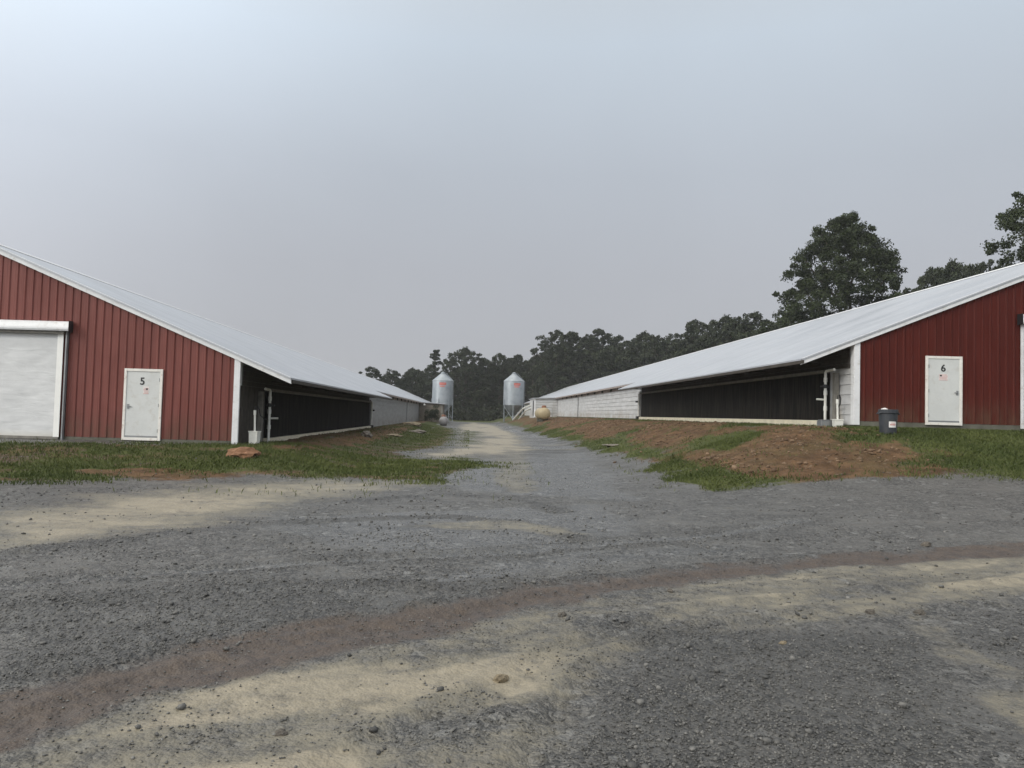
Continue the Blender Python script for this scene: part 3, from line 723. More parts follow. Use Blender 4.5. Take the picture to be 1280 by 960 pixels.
# plug under the camera so the sheet has no hole
bmx = bmesh.new(); bmx.from_mesh(me); bmx.verts.ensure_lookup_table(); bmx.faces.new([bmx.verts[q] for q in range(na)]); bmx.normal_update(); bmx.to_mesh(me); bmx.free()

def surf(x, y):
    x = np.atleast_1d(np.asarray(x, float)); y = np.atleast_1d(np.asarray(y, float)); m = masks(x, y)
    return ground_z(x, y)+relief(x, y, m)

# ------------------------------------------------------------------ scattered stuff
ICO_V = []; _t = (1+5**.5)/2
for a_, b_ in ((-1, _t), (1, _t), (-1, -_t), (1, -_t)): ICO_V.append((a_, b_, 0))
for a_, b_ in ((-1, _t), (1, _t), (-1, -_t), (1, -_t)): ICO_V.append((0, a_, b_))
for a_, b_ in ((-1, _t), (1, _t), (-1, -_t), (1, -_t)): ICO_V.append((b_, 0, a_))
ICO_V = np.array(ICO_V)/np.linalg.norm(ICO_V[0])
ICO_F = np.array([(0, 11, 5), (0, 5, 1), (0, 1, 7), (0, 7, 10), (0, 10, 11), (1, 5, 9), (5, 11, 4), (11, 10, 2), (10, 7, 6), (7, 1, 8), (3, 9, 4), (3, 4, 2), (3, 2, 6), (3, 6, 8), (3, 8, 9), (4, 9, 5), (2, 4, 11), (6, 2, 10), (8, 6, 7), (9, 8, 1)])
def rotm(n):
    q = RNG.normal(size=(n, 4)); q /= np.linalg.norm(q, axis=1, keepdims=True); w, x, y, z = q.T
    return np.stack([np.stack([1-2*(y*y+z*z), 2*(x*y-z*w), 2*(x*z+y*w)], -1), np.stack([2*(x*y+z*w), 1-2*(x*x+z*z), 2*(y*z-x*w)], -1), np.stack([2*(x*z-y*w), 2*(y*z+x*w), 1-2*(x*x+y*y)], -1)], 1)
def stones(name, x, y, z, s, mat, sink=.3):
    n = len(x); Vv = np.repeat(ICO_V[None], n, 0)*(1+RNG.normal(0, .16, (n, 12, 1)))
    sc = RNG.uniform(.55, 1.25, (n, 1, 3)); sc[:, :, 2] *= .9
    Vv = np.einsum('nij,nkj->nki', rotm(n), Vv*sc)*s[:, None, None]
    Vv[:, :, 2] *= .7
    Vv += np.stack([x, y, z+s*sink], 1)[:, None]
    Ff = ICO_F[None]+12*np.arange(n)[:, None, None]
    tint = np.repeat(np.clip(RNG.beta(1.3, 2.0, n), 0, 1), 12)
    return mesh_np(name, Vv.reshape(-1, 3), Ff.reshape(-1, 3), mat, 3, {'tint': tint})
def polar(n, r0, r1, a0, a1, p=1.):
    r = r0*(r1/r0)**(RNG.random(n)**p); a = np.radians(RNG.uniform(a0, a1, n)); return r*np.sin(a), r*np.cos(a)
x, y = polar(52000, 2.6, 26, -42, 45, 1.0)
m = masks(x, y)
clus = sm(.45+1.3*fbm(x*1.6, y*1.6, 4))
keep = RNG.random(len(x)) < (.03+.55*clus**2+.55*m['dark'])*np.clip(1.25-np.hypot(x, y)/26, .3, 1)*(1-.85*m['sand'])*(1-.65*m['mud'])*(1-.9*m['grass'])*(1-.8*m['dirt'])
x, y = x[keep], y[keep]; rr = np.hypot(x, y)
s = np.exp(RNG.normal(0, .45, len(x)))*np.clip(.0011*rr, .0055, .013); s = np.minimum(s, .026)
x3, y3 = polar(2600, 3, 22, -40, 42, .8); m3 = masks(x3, y3); k3 = RNG.random(len(x3)) < (.05+.9*m3['dark']*sm(.3+1.6*fbm(x3*.9, y3*2.2, 3)))*(1-.5*m3['mud']); x3, y3 = x3[k3], y3[k3]
x, y, s = np.concatenate([x, x3]), np.concatenate([y, y3]), np.concatenate([s, RNG.uniform(.011, .03, len(x3))])
x2, y2 = polar(90000, 2.7, 10, -40, 42, .9); m2 = masks(x2, y2)
k2 = RNG.random(len(x2)) < (.06+.5*sm(.4+1.5*fbm(x2*2.1, y2*2.1, 4))**2+.65*m2['dark'])*(1-.9*m2['sand'])*(1-.6*m2['mud'])
x2, y2 = x2[k2], y2[k2]; s2 = RNG.uniform(.0035, .0095, len(x2))
x, y, s = np.concatenate([x, x2]), np.concatenate([y, y2]), np.concatenate([s, s2])
tag(stones('gravel', x, y, surf(x, y), s, M['gravel']), 'loose crushed grey stones lying on the wet yard', 'gravel', kind='stuff')
# clay clods on the banks
x = np.concatenate([RNG.uniform(4.6, 11.6, 26000), RNG.uniform(-6.6, -3.4, 2500)]); y = np.concatenate([17.5+RNG.random(26000)**1.6*75, RNG.uniform(25, 75, 2500)])
m = masks(x, y); keep = RNG.random(len(x)) < m['dirt']*(1-.85*np.clip(m['grass']*1.6, 0, 1))*(.2+.8*sm(.4+1.4*fbm(x*.8, y*.8, 3))); x, y = x[keep], y[keep]
s = np.exp(RNG.normal(0, .6, len(x)))*.021; s = np.minimum(s, .08)
tag(stones('rubble', x, y, surf(x, y), s, M['rubble'], .2), 'brown clay clods and stones strewn over the banks', 'rubble', kind='stuff')
# grass blades
def grass(x, y, hmin, hmax, wd):
    n = len(x); z = surf(x, y); a = RNG.uniform(0, 2*math.pi, n); h = RNG.uniform(hmin, hmax, n); w = wd*RNG.uniform(.6, 1.4, n)
    lx, ly = RNG.normal(0, .45, n)*h, RNG.normal(0, .45, n)*h
    b = np.stack([x, y, z-.01], 1); d = np.stack([np.cos(a)*w, np.sin(a)*w, 0*a], 1)
    midp = b+np.stack([lx*.35, ly*.35, h*.6], 1); tip = b+np.stack([lx, ly, h], 1)
    Vv = np.stack([b-d, b+d, midp+d*.7, tip, midp-d*.7], 1)
    Ff = np.arange(n*5).reshape(n, 5)
    t = np.repeat(np.clip(.5+.9*fbm(x*.7, y*.7, 3)+RNG.normal(0, .2, n), 0, 1), 5)
    return Vv.reshape(-1, 3), Ff, t
gx_ = np.concatenate([RNG.uniform(-22, 2, 190000), RNG.uniform(4, 25, 130000), RNG.uniform(-6.5, 0, 40000), RNG.uniform(4.5, 11.5, 60000)])
gy_ = np.concatenate([RNG.uniform(14, 25, 190000), RNG.uniform(15.5, 23, 130000), RNG.uniform(25, 80, 40000), RNG.uniform(20, 75, 60000)])
okb = ~(((gx_ < -6.9) & (gy_ > 22.95-.048*(gx_+6.8))) | ((gx_ > 11.7) & (gy_ > 22.85-.089*(gx_-11.75))))
gx_, gy_ = gx_[okb], gy_[okb]
m = masks(gx_, gy_); keep = RNG.random(len(gx_)) < np.clip((m['grass']*1.3-.2+.7*fbm(gx_*1.2, gy_*1.2, 4))*(m['grass'] > .06), 0, 1)
gx_, gy_ = gx_[keep], gy_[keep]
Vg, Fg, tg = grass(gx_, gy_, .02, .10, .010)
# stray weeds at the margins
wx = np.concatenate([RNG.uniform(-20, 2, 26000), RNG.uniform(4.2, 24, 26000), RNG.uniform(-6.5, 0, 6000)]); wy = np.concatenate([RNG.uniform(14, 25, 26000), RNG.uniform(16, 24, 26000), RNG.uniform(25, 60, 6000)])
okb = ~(((wx < -6.9) & (wy > 22.9-.048*(wx+6.8))) | ((wx > 11.7) & (wy > 22.8-.089*(wx-11.75)))); wx, wy = wx[okb], wy[okb]; mw = masks(wx, wy)
kw = RNG.random(len(wx)) < np.clip((.9-np.abs(mw['grass']-.35)*2), 0, 1)*sm(.25+1.6*fbm(wx*1.6, wy*1.6, 3))*.8; wx, wy = wx[kw], wy[kw]
Vw, Fw, tw = grass(wx, wy, .03, .12, .008)
Vg, Fg, tg = np.vstack([Vg, Vw]), np.vstack([Fg, Fw+len(Vg)]), np.concatenate([tg, np.clip(tw+.35, 0, 1)])
tag(mesh_np('grass', Vg, Fg, M['grassblade'], 5, {'tint': tg}), 'short green grass before the barns and along the lane', 'grass', kind='stuff')

# ------------------------------------------------------------------ single rocks and bits
def rock(name, px, py, size, mat, label, cat, squash=.6, seed=0, group=None, sub=3, p=None):
    bm = bmesh.new(); bmesh.ops.create_icosphere(bm, subdivisions=sub, radius=1)
    for v in bm.verts:
        n = v.co.normalized()
        v.co = n*(1+.42*mnoise.noise(n*1.5+Vector((seed*7.1, 3, 1)))+.22*mnoise.noise(n*3.1+Vector((1, seed*3.3, 5)))+.09*mnoise.noise(n*7+Vector((seed, 2, 9))))
        v.co = Vector((v.co.x*size[0], v.co.y*size[1], v.co.z*size[2]))
    me = bpy.data.meshes.new(name); bm.to_mesh(me); bm.free(); me.materials.append(mat)
    o = bpy.data.objects.new(name, me); COL.objects.link(o)
    P = at(px, py) if p is None else Vector(p); o.location = (P.x, P.y, float(surf(P.x, P.y)[0])+size[2]*.25); o.rotation_euler = (0, 0, seed*1.3)
    return tag(o, label, cat, group)
rock('clay_boulder', 304, 571, (.42, .3, .17), M['clay_rock'], 'orange clay boulder in the grass before the white corner trim of barn 5', 'boulder', seed=2)
rock('rock', 626, 847, (.045, .035, .03), M['tan_rock'], 'tan angular rock alone on the sand streak in the yard centre', 'rock', seed=3)
rock('rock', 352, 913, (.036, .03, .016), M['dark_rock'], 'flat dark rock in the muddy sand low on the yard, left of centre', 'rock', seed=4)
rock('rock', 838, 738, (.03, .025, .02), M['dark_rock'], 'small dark rock perched on the upper lip of the red mud streak', 'rock', seed=5)
rock('rock', 1088, 763, (.045, .04, .03), M['dark_rock'], 'dark rock on the sandy strip, left one of a close pair', 'rock', seed=6)
rock('rock', 1150, 764, (.05, .035, .03), M['dark_rock'], 'dark rock on the sandy strip, right one of a close pair', 'rock', seed=7)
rock('rock', 703, 769, (.04, .03, .02), M['dark_rock'], 'dark lump of stone on the lower edge of the red mud streak', 'rock', seed=8)
rock('rock', 1158, 682, (.06, .05, .04), M['dark_rock'], 'dark rock on the plain gravel just above the red mud streak', 'rock', seed=9)
rock('rock', 979, 804, (.03, .02, .012), M['tan_rock'], 'small pale tan rock in the dark gravel patch', 'rock', seed=10)
rock('concrete_chunk', 458, 546, (.30, .25, .2), M['pale_rock'], 'upright grey concrete chunk beside the far end of the cooling pads of barn 5', 'rubble', seed=11)
rock('concrete_chunk', 492, 545, (.45, .35, .1), M['tan_rock'], 'flat reddish slab of rubble in the dirt beside barn 5', 'rubble', seed=12)
rock('concrete_chunk', 522, 541, (.7, .5, .16), M['pale_rock'], 'low pale slab lying in the grass near the grey siding of barn 5', 'rubble', seed=13)
rock('concrete_chunk', 768, 557, (.5, .35, .06), M['pale_rock'], 'flat pale slab of concrete on the clay bank below barn 6', 'rubble', seed=14)
rock('concrete_chunk', 515, 532, (.9, .6, .25), M['tan_rock'], 'heap of red clay rubble by the grey siding of barn 5', 'rubble', seed=15)

# grey barrel with its sticker
P = at(1110, 542)
P.z = float(surf(P.x, P.y)[0])-.03
br = empty('trash_barrel', P, 'dark blue-grey plastic barrel with white sticker by the red wall of barn 6', 'barrel')
m = MB(); m.lathe([(.235, 0), (.25, .02), (.268, .3), (.285, .62), (.30, .70), (.30, .76), (.285, .765), (.28, .70), (.262, .5), (.001, .5)], 28); m.build('body', M['barrel'], br, smooth=False)
m = MB(); m.lathe([(.296, .645), (.318, .655), (.318, .685), (.300, .69), (.300, .66)], 28); m.build('rim_band', M['barrel'], br)
for s_ in (-1, 1):
    m = MB(); m.tube([(s_*.29, -.08, .66), (s_*.345, -.08, .63), (s_*.345, .08, .63), (s_*.29, .08, .66)], .018, 8); m.build('handle', M['barrel'], br)
def curved(m, r0, r1, a0, a1, z0, z1, rad=None, n=12):
    vs = []; fs = []
    for i in range(n+1):
        a = a0+(a1-a0)*i/n
        for r, z in ((r0, z0), (r1, z1), (r1+.003, z1), (r0+.003, z0)): vs.append((r*math.sin(a), -r*math.cos(a), z))
    for i in range(n):
        for q in range(4): fs.append((4*i+q, 4*i+(q+1) % 4, 4*i+4+(q+1) % 4, 4*i+4+q))
    fs += [(3, 2, 1, 0), (4*n, 4*n+1, 4*n+2, 4*n+3)]
    m.verts(vs, fs)
m = MB(); curved(m, .2655, .2735, -.42, .5, .22, .40); st = m.build('sticker', M['sticker'], br)
m = MB(); curved(m, .2695, .2712, -.3, .4, .285, .32); curved(m, .2725, .2738, -.2, .3, .345, .36); m.build('lettering', M['redink'], st)
o = rock('crumpled_bag', 0, 0, (.12, .1, .07), M['sticker'], 'pale crumpled bag poking over the rim of the dark barrel', 'bag', seed=21, p=(P.x, P.y, 0))
o.location = (P.x-.12, P.y, P.z+.745)

br.scale = (.84, .84, .9); o.location = (P.x-.10, P.y, P.z+.672); o.scale = (.8, .8, .8)
# sump basins at the pad ends
def basin(loc, label, tall):
    r = empty('pump_basin', loc, label, 'pump basin', 'pump basins at the pad ends')
    m = MB(); m.lathe([(.15, 0), (.17, .02), (.185, tall), (.20, tall+.01), (.20, tall+.04), (.001, tall+.045)], 4); m.build('tub', M['pvc'], r, .01).rotation_euler = (0, 0, R(38))
    m = MB(); m.tube([(0, 0, tall), (-.02, 0, tall+.62)], .032, 8); m.tube([(-.02, 0, tall+.52), (-.02, 0, tall+.66)], .043, 8); m.build('riser', M['pvc'], r)
    m = MB(); m.tube([(-.02, 0, tall+.62), (-.0, 0, tall+.78), (.05, .0, tall+.80), (.10, .02, tall+.68), (.12, .1, tall+.5), (.2, .5, tall+.38)], .018, 8); m.build('hose', M['black'], r)
    return r
pb = at(303, 560); basin((-6.42, 23.45, float(surf(-6.42, 23.45)[0])), 'white square pump basin with riser beside the corner trim of barn 5', .36)
basin((11.42, 23.35, float(surf(11.42, 23.35)[0])), 'white pump basin with riser in the corner below barn 6 pads', .22)
m = MB(); m.box(-.24, .24, -.16, .16, 0, .2); m.box(-.22, .22, -.14, .14, .2, .23)
o = m.build('pump_housing', M['steel'], None, .012, loc=(11.25, 23.75, float(surf(11.25, 23.75)[0]))); tag(o, 'low grey pump housing on the ground behind the white basin of barn 6', 'pump housing')

# ------------------------------------------------------------------ feed bins
def feed_bin(loc, label):
    b = empty('feed_bin', loc, label, 'feed bin', 'galvanised feed bins')
    rd, z0, z1, zt = 1.66, 2.55, 6.45, 7.75
    m = MB(); m.lathe([(rd, z0), (rd, z1), (rd-.02, z1+.02)], 40); m.build('tank', M['galv'], b)
    m = MB(); prof = [(rd+.05, z1-.02), (rd+.05, z1+.02), (.34, zt-.1)]; m.lathe(prof, 24); m.build('cone_roof', M['galv'], b)
    m = MB(); m.lathe([(.33, zt-.12), (.36, zt-.02), (.36, zt+.06), (.1, zt+.18), (.001, zt+.2)], 20); m.build('lid', M['galv'], b)
    m = MB(); m.lathe([(.18, .75), (.2, .95), (rd-.04, z0+.02), (rd-.06, z0+.04)], 32); m.build('hopper', M['galv'], b)
    m = MB(); m.box(-.25, .25, -.3, .3, .42, .78); m.build('boot', M['steel'], b, .02)
    n = 6
    for k in range(n):
        a = 2*math.pi*(k+.42)/n; cx, cy = math.cos(a)*(rd+.05), math.sin(a)*(rd+.05)
        m = MB(); m.box(-.055, .055, -.05, .05, -.15, z0+1.0)
        m.box(-.14, .14, -.14, .14, -.02, .02)
        leg = m.build('leg', M['galv'], b); leg.location = (cx, cy, 0); leg.rotation_euler = (0, 0, a)
    m = MB()
    for k in range(n):
        a0 = 2*math.pi*(k+.42)/n; a1 = 2*math.pi*(k+1.42)/n
        p0 = (math.cos(a0)*rd, math.sin(a0)*rd, .3); p1 = (math.cos(a1)*rd, math.sin(a1)*rd, 2.3)
        if k % 2 == 0: m.tube([p0, p1], .03, 6)
        else: m.tube([(p0[0], p0[1], 2.3), (p1[0], p1[1], .3)], .03, 6)
    m.build('brace', M['galv'], b)
    m = MB()
    for s_ in (-.2, .2): m.tube([(rd+.1, s_, .4), (rd+.1, s_, z1), (.5, s_, zt)], .02, 6)
    z = .6
    while z < z1: m.tube([(rd+.1, -.2, z), (rd+.1, .2, z)], .014, 5); z += .35
    m.build('ladder', M['galv'], b)
    # red maker's emblem: an oval plate with two lines of small lettering
    m = MB(); curved(m, rd+.012, rd+.012, -.05, .62, 5.72, 6.12); e = m.build('emblem', M['emblem'], b)
    m = MB(); curved(m, rd+.017, rd+.017, .0, .56, 5.86, 5.97); m.build('lettering', M['redink'], e)
    m = MB(); curved(m, rd+.012, rd+.012, .0, .5, 5.42, 5.62); m.build('maker_line', M['redink'], b)
    return b
bin_r = feed_bin((7.0, 125, .55), 'galvanised feed bin with red emblem beside barn 6, pale pipes at its foot')
bin_l = copy_tree(bin_r); bin_l.location = (-4.55, 125, .30); bin_l.rotation_euler = (0, 0, -.25); bin_l['label'] = 'galvanised feed bin with red emblem rising behind the low roof end of barn 5'
def pipe(pts, label):
    m = MB(); m.tube(pts, .11, 8); o = m.build('feed_pipe', M['pvc']); tag(o, label, 'feed pipe', 'feed pipes of the right bin'); 
    return o
pipe([(6.9, 122.5, .75), (7.9, 115, 2.55), (8.6, 109.5, 3.0)], 'upper white feed pipe sloping from the bin to the white control room')
pipe([(7.5, 121, .55), (8.2, 114, 2.2), (8.6, 108.5, 2.6)], 'lower white feed pipe sloping from the bin to the white control room')

def propane(loc, rad, mat, label, rz):
    b = empty('propane_tank', loc, label, 'propane tank', rz=rz)
    Lh = 1.6; z = rad+.22
    prof = [(.001, -Lh-rad*.62)]+[(rad*math.sin(q*math.pi/16), -Lh-rad*.62*math.cos(q*math.pi/16)) for q in range(1, 9)]
    prof += [(a_, -h_) for a_, h_ in prof[::-1]]
    m = MB(); m.lathe(prof, 28, (0, 0, z), 'y'); m.build('vessel', mat, b, smooth=True)
    m = MB(); m.lathe([(.24, 0), (.25, .02), (.25, .17), (.2, .25), (.001, .27)], 18, (0, -Lh*.62, z+rad-.03)); m.build('dome', M['rust'], b)
    for s_ in (-1, 1):
        m = MB(); m.box(-rad*.7, rad*.7, s_*Lh*.7-.1, s_*Lh*.7+.1, -.15, .32); m.build('saddle', M['concrete'], b)
    m = MB(); m.tube([(.2, -Lh*.62, z+rad+.05), (rad+.25, -Lh*.62, z+rad+.02), (rad+.28, -Lh*.62, .0)], .025, 6); m.build('gas_line', M['steel'], b)
    return b
p_ = (7.7, 81.6); propane((p_[0], p_[1], float(surf(*p_)[0])-.05), .62, M['cream_tank'], 'cream propane tank with rusty dome on the clay bank by barn 6', .05)
p_ = (-3.1, 92); propane((p_[0], p_[1], float(surf(*p_)[0])-.1), .5, M['grey_tank'], 'grey propane tank end-on before the low roof end of barn 5', .0)

# ------------------------------------------------------------------ trees
def leaf_cloud(centres, radii, n, size, tints):
    """leaf quads in the outer part of many small clumps"""
    k = RNG.integers(0, len(centres), n); d = RNG.normal(size=(n, 3)); d /= np.linalg.norm(d, axis=1, keepdims=True)
    r = RNG.random(n)**.45
    c = centres[k]+d*r[:, None]*radii[k]
    a = RNG.normal(size=(n, 3))+d*.4; a /= np.linalg.norm(a, axis=1, keepdims=True)
    b = np.cross(a, RNG.normal(size=(n, 3))); b /= np.linalg.norm(b, axis=1, keepdims=True); e = np.cross(a, b)
    s = size*RNG.uniform(.6, 1.35, n)[:, None]
    Vv = np.stack([c-b*s, c-e*s*.55+a*s*.12, c+b*s, c+e*s*.55+a*s*.12], 1).reshape(-1, 3)
    t = np.repeat(np.clip(tints[k]+RNG.normal(0, .16, n), 0, 1), 4)
    return Vv, np.arange(n*4).reshape(n, 4), t
def tree_meshes(seed, H, Wd, base, kind, n, leaf, clumps):
    """returns (crown mesh data, trunk mesh data) for a tree of height H"""
    global RNG
    RNG = np.random.default_rng(seed); rnd = random.Random(seed)
    cs, rs = [], []; limbs = []
    if kind == 'pine':
        z = H*base
        while z < H*.99:
            f = (z/H-base)/(1-base); w = Wd*.5*(1-f)**.8*(.45+.55*min(1, f*4))+.25
            for q in range(rnd.randint(2, 4)):
                a = rnd.random()*6.28; l = w*rnd.uniform(.45, 1.1)
                limbs.append(((0, 0, z-.3), (math.cos(a)*l*.9, math.sin(a)*l*.9, z)))
                for u in (.5, .95): cs.append((math.cos(a)*l*u, math.sin(a)*l*u, z+rnd.uniform(-.2, .3))); rs.append((.26*w+.16, .26*w+.16, .24))
            z += H*.05*rnd.uniform(.7, 1.5)
    else:
        zb = H*base; pk = {'round': .42, 'tall': .5, 'open': .55, 'full': .36}[kind]; cut = {'round': -.34, 'tall': -.34, 'open': -.2, 'full': -.5}[kind]
        o_ = Vector((seed*3.7, seed*1.3, 0)); tries = 0
        while len(cs) < clumps and tries < clumps*30:
            tries += 1
            f = rnd.random()**.9; a = rnd.random()*2*math.pi
            p = (1-((f-pk)/(1-pk))**2.3)**.6 if f > pk else .62+.38*(f/pk)**.8
            if rnd.random() > .25+.75*p: continue
            dn = Vector((math.cos(a), math.sin(a), f*2.6))
            bulge = 1+.42*mnoise.noise(dn*1.15+o_)+.22*mnoise.noise(dn*2.7+o_)
            e = Wd*.5*p*bulge; rr_ = e*rnd.random()**.4
            q = Vector((math.cos(a)*rr_, math.sin(a)*rr_, zb+(H-zb)*f*(.96+.06*mnoise.noise(dn*1.7+o_*2))))
            if mnoise.noise(q*(2.3/Wd*2)+o_)+.5*mnoise.noise(q*(5.5/Wd*2)+o_) < cut: continue
            s_ = Wd*rnd.uniform(.022, .054); cs.append(tuple(q)); rs.append((s_*1.3, s_*1.3, s_*.9))
        for q in rnd.sample(cs, 16): limbs.append(((0, 0, max(H*.1, q[2]-math.hypot(q[0], q[1])*.9-H*.05)), q))
    cs, rs = np.array(cs), np.array(rs)
    if kind != 'pine':
        k_ = H/np.max(cs[:, 2]+rs[:, 2]*.7); cs[:, 2] *= k_; limbs = [(a, (b[0], b[1], b[2]*k_)) for a, b in limbs]
    tn = np.clip(.45+RNG.normal(0, .2, len(cs)), 0, 1)
    Vv, Ff, tt = leaf_cloud(cs, rs, n, leaf, tn)
    m = MB(); ht = H*(.97 if kind == 'pine' else .8); nseg = 7; r0 = H*.019
    m.tube([(H*.008*math.sin(i_*1.7), H*.008*math.cos(i_*2.1)-H*.008, -.6+(ht+.6)*i_/nseg) for i_ in range(nseg+1)], [r0*(1.25 if i_ == 0 else 1)*(1-.85*i_/nseg) for i_ in range(nseg+1)], 8)
    for a, b in limbs:
        a, b = Vector(a), Vector(b); mid = a.lerp(b, .5)+Vector((0, 0, -.03*H*.5)); m.tube([a, mid, b], [r0*.42, r0*.3, r0*.1], 5)
    return (Vv, Ff, tt), m
def make_tree(name, seed, H, Wd, base, kind, n, leaf, clumps, mat, loc, label, group=None, rz=0.):
    (Vv, Ff, tt), m = tree_meshes(seed, H, Wd, base, kind, n, leaf, clumps)
    r = empty(name, loc, label, 'tree', group, rz)
    mesh_np('crown', Vv, Ff, mat, 4, {'tint': tt}, r); m.build('trunk', M['bark'], r, smooth=True)
    return r
def place(src, x, y, h, label, group, rz, wide=1.):
    c = copy_tree(src); H0 = src['h0']; s_ = h/H0
    c.location = (x, y, float(ground_z(x, y))-.1); c.scale = (s_*wide, s_*wide, s_); c.rotation_euler = (0, 0, rz); c['label'] = label
    if group: c['group'] = group
    elif 'group' in c: del c['group']
    return c
def dirx(px, Y):                      # X of the line of sight through column px at depth Y
    d = ray(px, 470); return d[0]/d[1]*Y
# near trees beyond barn 6
G6 = 'trees behind barn 6'
big = make_tree('broadleaf_tree', 101, 22.0, 13.0, .06, 'full', 100000, .13, 1000, M['leaf_near'], (dirx(1058, 74), 74, .6), 'large rounded broadleaf tree standing alone above the roof of barn 6', None, .6)
make_tree('broadleaf_tree', 102, 21.5, 11.5, .08, 'full', 80000, .12, 800, M['leaf_near'], (dirx(1338, 56), 56, .9), 'dark tree cut by the right edge of the photo above barn 6', None, .2)
make_tree('broadleaf_tree', 103, 14.6, 9.5, .10, 'open', 18000, .18, 380, M['leaf_near'], (dirx(992, 88), 88, .6), 'small loose tree against the lower left of the large rounded tree', None, 1.)
# woodland prototypes, shared by the copies
GW = 'woodland trees behind the feed bins'
protos = []
specs = [('round', 16, 11, .12, 26000, .19, 440), ('tall', 17, 9.5, .10, 24000, .19, 370), ('open', 15.5, 10.5, .14, 23000, .19, 380), ('full', 17.5, 11.5, .08, 28000, .19, 430), ('full', 14.5, 11, .08, 21000, .18, 400)]
kinds = ['broad rounded woodland tree', 'tall narrow woodland tree', 'loose open woodland tree', 'tall full woodland tree', 'low rounded woodland tree']
for q, (kd, H, Wd, bs, n, lf, cl) in enumerate(specs):
    p = make_tree('woodland_tree', 200+q, H, Wd, bs, kd, n, lf, cl, M['leaf_far'], (0, 0, 0), '', GW); p['h0'] = H; protos.append(p)
used = [False]*5
def wood(q, px, Y, h, label, rz, wide=1., grp=GW):
    x = dirx(px, Y)
    if not used[q]:
        used[q] = True; o = protos[q]; s_ = h/o['h0']; o.location = (x, Y, float(ground_z(x, Y))-.1); o.scale = (s_*wide, s_*wide, s_); o.rotation_euler = (0, 0, rz); o['label'] = label
    else: o = place(protos[q], x, Y, h, label, grp, rz, wide)
    return o
def topz(px, py, Y):
    d = ray(px, py); return EYE+d[2]/d[1]*Y
front = [  # which, column, row of the top, depth, remark
    (4, 441, 466, 150, 'over the ridge of barn 5, leftmost of the row'), (2, 462, 459, 158, 'over the ridge of barn 5, second of the row'), (4, 488, 462, 165, 'over the ridge of barn 5, third of the row'),
    (0, 516, 460, 168, 'just left of the thin pine behind the left bin'), (0, 582, 432, 178, 'right behind the left feed bin, above its neighbours'), (3, 605, 446, 182, 'midway between the two feed bins, left one of two'),
    (3, 624, 443, 180, 'midway between the two feed bins, right one of two'), (1, 646, 449, 184, 'directly behind the right feed bin'), (3, 695, 419, 165, 'tallest of the wood, just right of the dead snag'),
    (1, 716, 421, 166, 'second to the right of the dead snag'), (1, 748, 418, 162, 'with a pointed top above the middle of barn 6 roof'), (2, 772, 426, 158, 'beside a bright gap in the leaves over barn 6 roof'),
    (0, 806, 421, 150, 'over barn 6 roof, left of the step up in the wood'), (4, 832, 425, 144, 'in the dip before the step up over barn 6 roof'), (3, 868, 408, 132, 'at the step up of the wood over barn 6 roof'),
    (0, 905, 402, 124, 'near the right end of the wood over barn 6 roof'), (2, 942, 399, 116, 'last at the right end of the wood over barn 6 roof')]
for i_, (q, px, py, Y, rem) in enumerate(front):
    wood(q, px, Y, topz(px, py, Y)-.2, f'{kinds[q]} {rem}', i_*1.37+.4)
rb = random.Random(5)
fill = 'hazy dark woodland tree filling the mass of the wood behind the front row'
for i_ in range(38):
    px = 425+i_*14.5+rb.uniform(-6, 6); Y = (176 if px < 560 else 196 if px < 670 else 178-(px-670)*.16)+rb.uniform(2, 22)
    py = np.interp(px, [425, 500, 560, 600, 660, 690, 760, 850, 900, 1000], [470, 466, 452, 452, 456, 436, 434, 426, 416, 408])+rb.uniform(2, 14)
    wood(rb.choice([0, 1, 2, 3, 4]), px, Y, topz(px, py, Y), fill, rb.random()*6.28, rb.uniform(.95, 1.25), 'filling woodland trees')
for i_ in range(9):
    px = 1150+rb.uniform(0, 90); 
    if i_ < 4:
        px = [1165, 1188, 1212, 1232][i_]; py = [347, 337, 343, 338][i_]; Y = [98, 92, 100, 95][i_]
        wood([2, 0, 2, 4][i_], px, Y, topz(px, py, Y), kinds[[2, 0, 2, 4][i_]]+[' peeping over barn 6 roof, left one of four', ' peeping over barn 6 roof, second of four', ' peeping over barn 6 roof, third of four', ' peeping over barn 6 roof, rightmost of four'][i_], i_*2., .62, G6)
pine = make_tree('pine_tree', 301, topz(544, 436, 160), 6.4, .35, 'pine', 3000, .20, 0, M['leaf_pine'], (dirx(544, 160), 160, 0), 'thin ragged pine sticking up behind the left feed bin', None)
# dead snag
h_ = topz(666, 440, 172); m = MB()
m.tube([(0, 0, -.5), (.1, 0, h_*.5), (-.05, 0, h_)], [.22, .15, .04], 7)
for a_, z_, l_ in ((.3, .97, -1.0), (2.9, .9, 1.3), (3.3, .86, 1.6), (.2, .82, 1.2), (2.6, .78, 1.4), (5.8, .74, 1.)):
    m.tube([(0, 0, h_*z_-abs(l_)*.6), (math.cos(a_)*abs(l_)*.6, math.sin(a_)*.5, h_*z_-.3), (math.cos(a_)*abs(l_), math.sin(a_)*.8, h_*z_+.1)], [.07, .05, .02], 5)
o = m.build('dead_tree', M['bark'], None, smooth=True, loc=(dirx(666, 172), 172, 0)); tag(o, 'bare dead snag standing out of the wood right of the right bin', 'tree')
